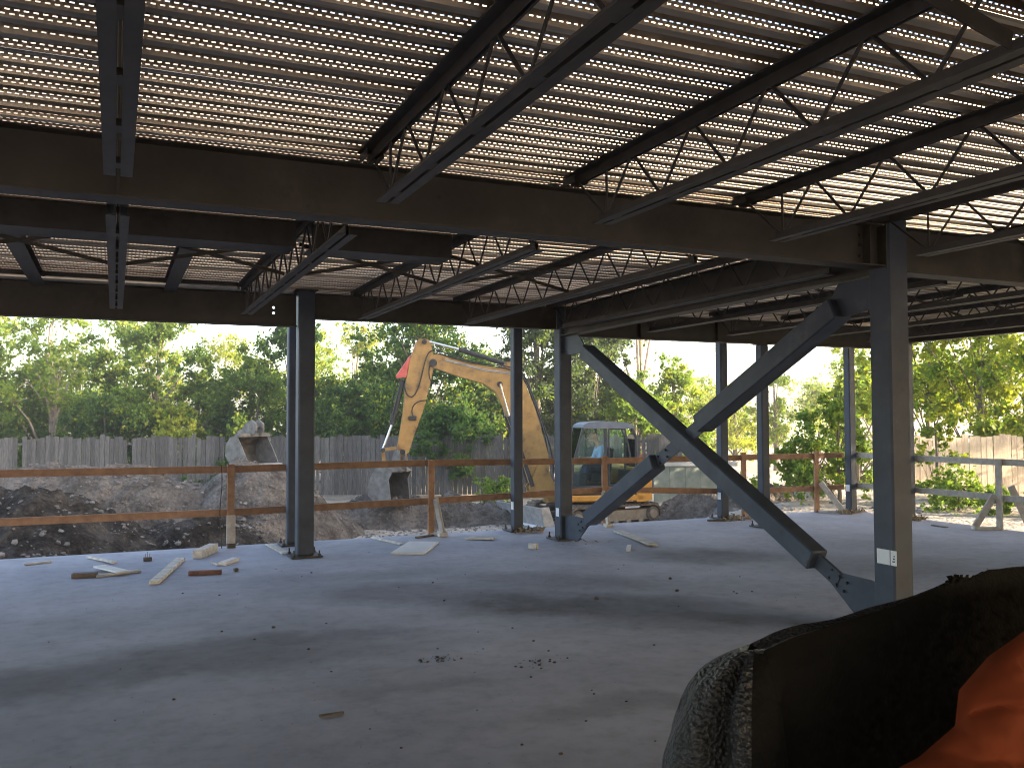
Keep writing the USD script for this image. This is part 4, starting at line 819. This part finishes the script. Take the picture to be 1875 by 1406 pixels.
part(pr, 'trousers', place(chain(JT, [('hip', 'lhp'), ('hip', 'rhp'), ('lhp', 'lkn'), ('rhp', 'rkn'), ('lkn', 'lhem'), ('rkn', 'rhem')], .03, 3)), 'trousers', smooth=True)
for sg in (1, -1):
    part(pr, 'eye', place(trimesh.Trimesh(trimesh.creation.icosphere(2, .011).vertices + [.093, S0 + sg * .031, 2.155], trimesh.creation.icosphere(2, .011).faces)), 'bolt')
part(pr, 'mouth', place(trimesh.Trimesh(trimesh.creation.icosphere(2, 1.).vertices * [.006, .022, .005] + [.095, S0, 2.075], trimesh.creation.icosphere(2, 1.).faces)), 'red')

# ------------------------------------------------------------------ loose bucket on the gravel mound
lbc = np.array([2.98, 21.2, .60]); ca = math.radians(33)
LA = np.array([math.cos(ca), math.sin(ca), 0]); LB = np.array([math.sin(ca), -math.cos(ca), 0])   # along its width, towards its mouth
def lprof(pts, a, th): return MB().prism(pts, lbc + LA * a, LB, Z3, LA, th)
lb_c = [(-.12, .62), (-.34, .55), (-.48, .38), (-.50, .15), (-.38, .01), (-.15, -.04), (.30, -.05)]
t = thing('digger_bucket', 'loose muddy digger bucket sitting mouth forward on the gravel mound', 'bucket', lbc)
part(t, 'shell', lprof(shell_poly(lb_c, .03), 0, .86), 'bucket_in_shade')  # whole shell coloured dark for the shade in its mouth
for a in (-.44, .44):
    part(t, 'side_plate', lprof(lb_c + [(.22, .10), (.06, .36)], a, .025), 'bucket')
part(t, 'lip', lprof([(.26, -.075), (.42, -.065), (.42, -.045), (.26, -.025)], 0, .92), 'steel')
part(t, 'top_bar', lprof([(-.16, .58), (.0, .58), (.0, .66), (-.16, .66)], 0, .9), 'bucket')
for a in (-.08, .13):
    part(t, 'hook_ear', lprof([(-.46, .50), (-.52, .70), (-.36, .74), (-.22, .90), (-.02, .97), (.12, .88), (.13, .72), (.04, .60), (-.04, .62)], a, .05), 'bucket')
part(t, 'pin', MB().rod(lbc - LA * .13 - LB * .02 + Z3 * .80, lbc + LA * .18 - LB * .02 + Z3 * .80, .04, 12), 'bucket'); part(t, 'pin', MB().rod(lbc - LA * .13 - LB * .36 + Z3 * .63, lbc + LA * .18 - LB * .36 + Z3 * .63, .035, 12), 'bucket')

# ------------------------------------------------------------------ fences
def fence(name, label, p, q, h, step, m, seed, gaps=(), lean=.0):
    p, q = np.array(p, float), np.array(q, float); gz = np.random.default_rng(seed); L_ = np.linalg.norm((q - p)[:2]); d = (q - p) / L_; nrm = np.array([-d[1], d[0], 0])
    t = thing(name, label, 'fence', (p[0], p[1], p[2]))
    for i in range(int(L_ / step)):
        a = i * step; c = p + d * (a + step / 2); r = gz.random()
        if any(g0 < a < g1 and gz.random() < pr_ for g0, g1, pr_ in gaps): continue
        hh = h + gz.normal() * .035 - (.05 if r < .07 else 0); w = step - .006 - (.022 * gz.random() if gz.random() < .3 else 0); tl = gz.normal() * .010
        b = c + nrm * gz.uniform(-.006, .006); z0 = -.18
        top = b + d * tl + Z3 * hh
        sd = d + nrm * gz.normal() * .02; sd /= np.linalg.norm(sd)
        ax = (top - (b + Z3 * z0)); ln = np.linalg.norm(ax); ax /= ln; fw_ = np.cross(ax, sd)
        part(t, 'picket', MB().bar_c((top + b + Z3 * z0) / 2, (ln, w, .017), np.array([ax, sd, fw_])), m)
    for z in (.28, h * .62, h - .22)[0::2]:
        part(t, 'rail', MB().bar(p + nrm * .03 + Z3 * z, q + nrm * .03 + Z3 * z, .038, .085), m)
    for a in np.arange(.2, L_, 2.4):
        c = p + d * a + nrm * .085; part(t, 'post', MB().bar(c - Z3 * .4, c + Z3 * (h + .02 * gz.normal()), .085, .085, up=X3), m)
    return t
def onfence(a): return np.array([-3.53, 34.5]) + np.array([12.64, -5.66]) / 13.85 * a
pf0, pf1 = onfence(-4.2), onfence(23.2)
fence('plank_fence', 'long weathered grey plank fence across the back of the yard', (*pf0, -.84), (*pf1, -.78), 1.80, .155, 'picket', 3, gaps=((0, 6, .05), (8, 13.5, .08)))
rf0, rf1 = spot(1650, 22.2), spot(2150, 22.0)
fence('plank_fence', 'plank fence in sun-brightened tan closing the sunny right side', (*rf0, -.62), (*rf1, -.60), 1.74, .15, 'picket_sunlit', 4)
# pale-topped board wall to the right of the digger
pw0, pw1 = np.array(spot(1196, 27)), np.array(spot(1345, 27.5)); dd = (pw1 - pw0) / np.linalg.norm(pw1 - pw0)
t = thing('board_wall', 'low grey-green board wall with a pale cap, right of the digger', 'wall', (*pw0, -1))
for i in range(5):
    a, b = pw0 + dd * (.50 * i + .004), pw0 + dd * (.50 * (i + 1) - .004)
    part(t, 'board', MB().bar((*a, -.42), (*b, -.42), .05, 1.1, up=Z3), 'green_wall')
part(t, 'cap', MB().bar((*(pw0 - dd * .05), .20), (*(pw1 + dd * .05), .16), .16, .14, up=Z3, ch=.01), 'pale_wall')

# ------------------------------------------------------------------ trees and shrubs
def leaves(b, cs, rad, n_, size, gz, shell=.45, flat=1.):
    """n_ leaf blades spread through ellipsoid clumps, denser towards their surface."""
    cs = np.asarray(cs, float); rad = np.asarray(rad, float)
    w = rad ** 2.2; idx = gz.choice(len(cs), n_, p=w / w.sum())
    d = gz.standard_normal((n_, 3)); d /= np.linalg.norm(d, axis=1, keepdims=True)
    r = np.abs(gz.standard_normal(n_)) * .75
    c = cs[idx] + d * (rad[idx] * r)[:, None] * [1, 1, flat]
    a = gz.standard_normal((n_, 3)); a[:, 2] -= .5; a /= np.linalg.norm(a, axis=1, keepdims=True)
    nn = gz.standard_normal((n_, 3)) * .7 + d * .5 + [0, 0, .6]; bb = np.cross(nn, a); bb /= np.linalg.norm(bb, axis=1, keepdims=True) + 1e-9
    l_ = size * (.6 + .7 * gz.random(n_))[:, None]
    v = np.stack([c - a * l_ * .5, c + bb * l_ * .32 - a * l_ * .05, c + a * l_ * .5, c - bb * l_ * .32 - a * l_ * .05], 1).reshape(-1, 3)
    b.add(v, np.arange(n_ * 4).reshape(-1, 4))
def tree(name, label, x, y, h, cr, m, seed, n_=7000, size=.15, trunk=.14, low=.25, m2=None, frac2=0., bark='bark', group=None, lobes=26, lean=(0, 0), zb=None, flat=.85, cat='tree', top=1.0, fork=False):
    n_, cr, size, lobes = int(n_ * 2.0), cr * 1.3, size * 1.05, int(lobes * 1.25)
    gz = np.random.default_rng(seed); z0 = float(base_height(np.array([x]), np.array([y]))[0]) - .05 if zb is None else zb
    t = thing(name, label, cat, (x, y, z0), group)
    base = np.array([x, y, z0]); tip = base + np.array([lean[0], lean[1], h * .86])
    kk = np.linspace(0, 1, 9); pts = base + (tip - base) * kk[:, None] + np.stack([.10 * np.sin(kk * 5 + seed), .08 * np.cos(kk * 4 + seed), 0 * kk], 1) * kk[:, None] * h / 4
    pts[0] = base
    part(t, 'trunk', MB().tube(pts, trunk * (1 - .82 * kk) + .012, 9), bark, smooth=True)
    cs, rad = [], []
    lb = MB()
    for i in range(lobes):
        z = low + (1 - low) * gz.random() ** .9; prof = math.sin(min(1, (z - low) / (1 - low) * .82 + .22) * PI) ** .7 * top
        a = gz.uniform(0, 2 * PI); r = cr * prof * math.sqrt(gz.random()) * .95
        q = base + np.array([lean[0] * z + r * math.cos(a), lean[1] * z + r * math.sin(a), h * z]); s_ = cr * gz.uniform(.16, .38)
        for _ in range(7):
            dv = gz.standard_normal(3) * [1, 1, .75]; dv *= s_ * gz.uniform(.3, 1.25) / (np.linalg.norm(dv) + 1e-9)
            cs.append(q + dv); rad.append(s_ * gz.uniform(.22, .5))
        if i % 2 == 0:
            k0 = max(.12, z * .86 - .22 * gz.random() - .1); p0 = base + (pts - base)[min(8, int(k0 * 8))]; md = (p0 + q) / 2 + Z3 * .12 * np.linalg.norm(q - p0)
            lb.tube([p0, md, q], [trunk * .32, trunk * .2, trunk * .08], 6)
            for _ in range(3):
                e_ = q + gz.standard_normal(3) * s_ * .7; lb.tube([q + (md - q) * .3, e_], [trunk * .10, trunk * .04], 4)
    part(t, 'limbs', lb, bark)
    b1 = MB(); leaves(b1, cs, rad, int(n_ * (1 - frac2)), size, gz, flat=flat); part(t, 'crown', b1, m)
    if m2:
        b2 = MB(); sel = gz.choice(len(cs), max(3, int(len(cs) * .4)), replace=False); leaves(b2, np.array(cs)[sel], np.array(rad)[sel] * 1.05, int(n_ * frac2), size, gz, flat=flat); part(t, 'crown', b2, m2, label='leaves of the second tone')
    return t
def T(name, label, px, depth, *a, **k_):
    x, y = spot(px, depth); return tree(name, label, x, y, *a, **k_)
T('pale_trunk_tree', 'light green tree with a forked pale trunk at the far left', 92, 35, 7.6, 2.3, 'leaf_light', 101, n_=5200, trunk=.19, low=.36, bark='bark_pale', m2='leaf_yellow', frac2=.12, lobes=20, lean=(.1, 0))
T('broadleaf_tree', 'dense green tree at the left picture edge', -40, 34, 5.6, 2.3, 'leaf_green', 102, n_=8000, low=.12)
T('broadleaf_tree', 'big green tree turning yellow low down, left of the loose bucket', 290, 36, 7.2, 2.1, 'leaf_green', 103, n_=11000, low=.16, m2='leaf_yellow', frac2=.18, lobes=34)
T('bushy_shrub', 'yellow bush below the big green tree on the left', 318, 34.0, 3.4, 1.25, 'leaf_yellow', 104, n_=4200, low=.1, trunk=.05, lobes=18, cat='shrub')
T('bushy_shrub', 'green bush against the left fence under the pale trunk', 190, 34, 3.4, 1.5, 'leaf_deep', 105, n_=5200, low=.08, trunk=.06, lobes=18, cat='shrub', m2='leaf_yellow', frac2=.1)
T('bushy_shrub', 'deep green bush in the left corner by the fence', 20, 34.3, 3.0, 1.6, 'leaf_deep', 106, n_=5200, low=.08, trunk=.06, lobes=18, cat='shrub', m2='leaf_yellow', frac2=.14)
T('broadleaf_tree', 'rounded green tree just left of the dark column pair', 462, 36, 5.4, 1.9, 'leaf_green', 107, n_=9500, low=.1, m2='leaf_yellow', frac2=.08, lobes=30)
T('broadleaf_tree', 'tall narrow green tree behind the dark column pair', 535, 37, 7.6, 1.35, 'leaf_deep', 108, n_=7500, low=.2, lobes=26)
T('bushy_shrub', 'low dark bush behind the fence right of the dark columns', 640, 34.5, 3.8, 1.7, 'leaf_deep', 109, n_=7000, low=.08, trunk=.07, lobes=22, cat='shrub', m2='leaf_light', frac2=.12)
T('sunlit_tree', 'pale sunlit tree far behind the digger arm', 650, 48, 8.0, 2.4, 'leaf_yellow', 110, n_=4200, low=.2, lobes=18, bark='bark_pale')
T('sunlit_tree', 'pale sunlit tree far behind, over the loose bucket', 410, 50, 7.2, 2.6, 'leaf_yellow', 111, n_=4200, low=.2, lobes=18, bark='bark_pale')
T('broadleaf_tree', 'large deep green tree behind the digger arm', 770, 34.5, 7.2, 2.5, 'leaf_deep', 112, n_=15000, low=.12, m2='leaf_yellow', frac2=.10, lobes=46)
T('hanging_bush', 'deep green branches hanging over the grey fence behind the arm', 812, 30.3, 3.0, 1.25, 'leaf_deep', 113, n_=6500, low=.36, trunk=.06, lobes=20, cat='shrub', top=1.1)
T('broadleaf_tree', 'grey-green tree between the two blue-grey columns', 985, 36, 7.6, 1.9, 'leaf_grey', 114, n_=11000, low=.12, lobes=34, m2='leaf_light', frac2=.1)
T('broadleaf_tree', 'grey-green tree above the digger cab', 1085, 37, 7.4, 1.9, 'leaf_grey', 115, n_=11000, low=.1, lobes=34)
T('broadleaf_tree', 'light green bush tree behind the digger cab roof', 1165, 35, 4.2, 1.5, 'leaf_light', 116, n_=6000, low=.1, trunk=.08, lobes=20)
T('pale_trunk_tree', 'bare-stemmed tree with tan trunk left of the bright opening', 1172, 40, 9.5, 1.2, 'leaf_deep', 117, n_=2400, low=.58, trunk=.26, bark='bark_pale', lobes=12)
T('sunlit_tree', 'yellow-green tree seen through the left half of the brace', 1232, 38, 4.9, 1.6, 'leaf_light', 118, n_=6500, low=.1, m2='leaf_yellow', frac2=.4, lobes=22)
T('sunlit_tree', 'faint sunlit tree in the bright opening behind the slim columns', 1345, 52, 4.6, 2.0, 'leaf_yellow', 119, n_=4200, low=.1, lobes=18)
T('sunlit_tree', 'small sunlit tree right of the upper brace arm', 1420, 46, 5.2, 1.4, 'leaf_light', 120, n_=3400, low=.2, m2='leaf_yellow', frac2=.5, lobes=16)
T('sunlit_tree', 'tall pale tree behind the corner column', 1610, 44, 8.6, 1.9, 'leaf_yellow', 121, n_=3800, low=.3, m2='leaf_light', frac2=.4, lobes=20)
T('bushy_shrub', 'round leafy shrub behind the rails near the floor corner', 1535, 20.5, 2.35, .95, 'leaf_light', 122, n_=4200, size=.10, low=.12, trunk=.04, lobes=20, cat='shrub', m2='leaf_yellow', frac2=.25)
T('bushy_shrub', 'small yellow-green shrub under the lower rail by the floor corner', 1440, 21.5, 1.2, .7, 'leaf_light', 123, n_=2000, size=.09, low=.1, trunk=.03, lobes=12, cat='shrub', m2='leaf_yellow', frac2=.3)
T('bushy_shrub', 'low leafy plants at the foot of the tan fence', 1752, 18.6, .62, .75, 'leaf_light', 124, n_=1500, size=.09, low=.1, trunk=.015, lobes=14, cat='shrub', m2='leaf_green', frac2=.3)
T('bushy_shrub', 'low leafy plants beside the right kicker post', 1835, 17.6, .50, .55, 'leaf_light', 125, n_=1000, size=.09, low=.1, trunk=.015, lobes=12, cat='shrub', m2='leaf_green', frac2=.3)
T('climbing_plant', 'yellow-green plant growing up the tan fence beside the thick column', 1712, 20.5, 2.5, .55, 'leaf_yellow', 126, n_=1800, size=.09, low=.1, trunk=.025, lobes=14, cat='plant', m2='leaf_light', frac2=.4)
T('bushy_shrub', 'green weeds at the fence foot beside the boom', 905, 27.5, 1.0, .75, 'leaf_light', 127, n_=1500, size=.10, low=.1, trunk=.02, lobes=12, cat='shrub', m2='leaf_green', frac2=.4)
T('bushy_shrub', 'weeds growing before the left fence', 95, 31.5, 1.5, .6, 'leaf_deep', 128, n_=1400, size=.11, low=.15, trunk=.02, lobes=12, cat='shrub')
T('bushy_shrub', 'vine leaves growing over the left fence top', 185, 31.8, 1.9, .8, 'leaf_deep', 129, n_=2000, size=.11, low=.4, trunk=.02, lobes=14, cat='shrub')
T('sunlit_tree', 'bright yellow-green tree behind the tan fence, right picture edge', 1800, 25, 10., 2.3, 'leaf_yellow', 130, n_=14000, low=.06, trunk=.09, m2='leaf_light', frac2=.4, lobes=34)
T('sunlit_tree', 'bright yellow tree behind the tan fence beside the thick column', 1700, 28, 9., 1.9, 'leaf_yellow', 131, n_=11000, low=.05, trunk=.08, m2='leaf_light', frac2=.4, lobes=28)
T('sunlit_tree', 'bright tree past the right picture edge behind the tan fence', 1960, 24, 11., 2.6, 'leaf_yellow', 132, n_=14000, low=.06, trunk=.09, m2='leaf_light', frac2=.4, lobes=34)
for i, (px, dz, h, cr, mm, lab) in enumerate([(-30, 46, 9.5, 3., 'leaf_yellow', 'far left past the pale trunk'), (150, 47, 6.6, 2.4, 'leaf_yellow', 'behind the pale forked trunk'), (235, 45, 8.6, 2.2, 'leaf_light', 'behind the big green tree'), (560, 46, 6.8, 2.6, 'leaf_light', 'behind the dark column pair'), (880, 47, 5.6, 2.6, 'leaf_yellow', 'behind the digger boom'), (1290, 60, 4.6, 2.8, 'leaf_yellow', 'far off left of the crossing slim columns'), (1500, 62, 4.4, 3.2, 'leaf_yellow', 'far off in the bright opening'), (1570, 34, 4.4, 1.5, 'leaf_light', 'at the left end of the tan fence')]):
    T('sunlit_tree', 'sunlit background tree ' + lab, px, dz, h, cr, mm, 150 + i, n_=4200, size=.19, low=.06, lobes=24, m2='leaf_yellow' if mm != 'leaf_yellow' else 'leaf_light', frac2=.4)
# dry fronds in the bright opening
x, y = spot(1487, 21.2); z0 = -.42; t = thing('dry_fronds', 'clump of dry brown fronds behind the rail near the floor corner', 'plant', (x, y, z0)); gz = np.random.default_rng(9)
for i in range(46):
    a = gz.uniform(0, 2 * PI); ln = gz.uniform(.8, 1.35); d = np.array([math.cos(a) * .55, math.sin(a) * .55, 1.0]); d /= np.linalg.norm(d); sd = np.cross(d, Z3); sd /= np.linalg.norm(sd)
    p0 = np.array([x, y, z0 + .5 * gz.random()]); p1 = p0 + d * ln * .6; p2 = p0 + d * ln + np.array([math.cos(a), math.sin(a), -.5]) * ln * .28; w_ = .022
    part(t, 'frond', MB().add(np.array([p0 - sd * w_ * .4, p0 + sd * w_ * .4, p1 + sd * w_, p1 - sd * w_, p2]), [[0, 1, 2], [0, 2, 3], [3, 2, 4]]), 'brown_leaf')
for i, (px, dz, h, cr, mm, lab) in enumerate([(60, 37, 4.6, 1.9, 'leaf_green', 'left of the forked pale trunk'), (150, 38.5, 3.6, 1.7, 'leaf_deep', 'right of the forked pale trunk'), (240, 37, 3.8, 1.5, 'leaf_green', 'left of the yellow bush'), (375, 37.5, 4.8, 1.8, 'leaf_green', 'right of the yellow bush'), (430, 36, 3.2, 1.4, 'leaf_deep', 'above the loose bucket'), (600, 37.5, 4.4, 1.8, 'leaf_green', 'right of the dark column pair'), (690, 37.5, 5.4, 1.8, 'leaf_green', 'left of the digger arm'), (850, 37, 4.6, 1.7, 'leaf_green', 'under the digger boom'), (930, 38, 5.0, 1.8, 'leaf_grey', 'behind the blue-grey column'), (1040, 38, 4.6, 1.8, 'leaf_deep', 'behind the brace column'), (1130, 38.5, 4.4, 1.7, 'leaf_green', 'behind the cab')]):
    T('bushy_tree', 'dense bushy tree in the green screen behind the fence, ' + lab, px, dz, h, cr, mm, 300 + i, n_=5200, low=.05, trunk=.07, lobes=24, m2='leaf_yellow' if i % 2 else 'leaf_light', frac2=.22)
for i, (px, dz, h, cr, lab) in enumerate([(30, 31.2, 1.7, .8, 'in the left corner'), (268, 30.8, 1.5, .55, 'left of the yellow bush'), (352, 30.6, 1.7, .7, 'near the loose bucket'), (400, 30.2, 1.4, .5, 'just left of the loose bucket')]):
    T('climbing_plant', 'dark leafy climber over the left grey fence ' + lab, px, dz, h, cr, 'leaf_deep', 170 + i, n_=1500, size=.11, low=.2, trunk=.02, lobes=16, cat='plant', m2='leaf_green', frac2=.3)
# unseen trees added on the right beyond the frame to shade yard and floor
for i, (x, y, h, cr, lw) in enumerate([(16.4, 3.2, 10.5, 2.3, .05), (20.0, .6, 12, 2.5, .05), (20.2, -2.6, 12, 2.8, .05), (26.5, -3.5, 13, 3.0, .05), (25.0, 5.0, 15, 3.0, .52), (25.2, 1.2, 15, 3.0, .55), (26.2, 8.4, 13.8, 3.0, .5), (29.0, 10.4, 18.5, 3.1, .66), (31.2, 12.6, 19, 3.1, .66), (30.5, 4.5, 16, 3.1, .52)]):
    tree('shade_tree', 'unseen tree added for shade on the right, ' + ORD[i] + ' along the row beyond the tan fence', x, y, h, cr, 'leaf_green', 200 + i, n_=16000, size=.30, low=lw, lobes=40, zb=-.5)

# ------------------------------------------------------------------ thin haze volume added in place of lens glare
hz = usdkit.material(stage, L + 'haze', {'v': ('principled_volume', {'density': .0015, 'color': (.95, .93, .88), 'anisotropy': .2})}, volume='v.volume')
u = usdkit.mesh(stage, '/World/haze', MB().box((-180, -180, -3.2), (180, 180, 30)).mesh(), hz)
tag(u.GetPrim(), 'thin haze in the air of the yard', 'haze', kind='stuff')
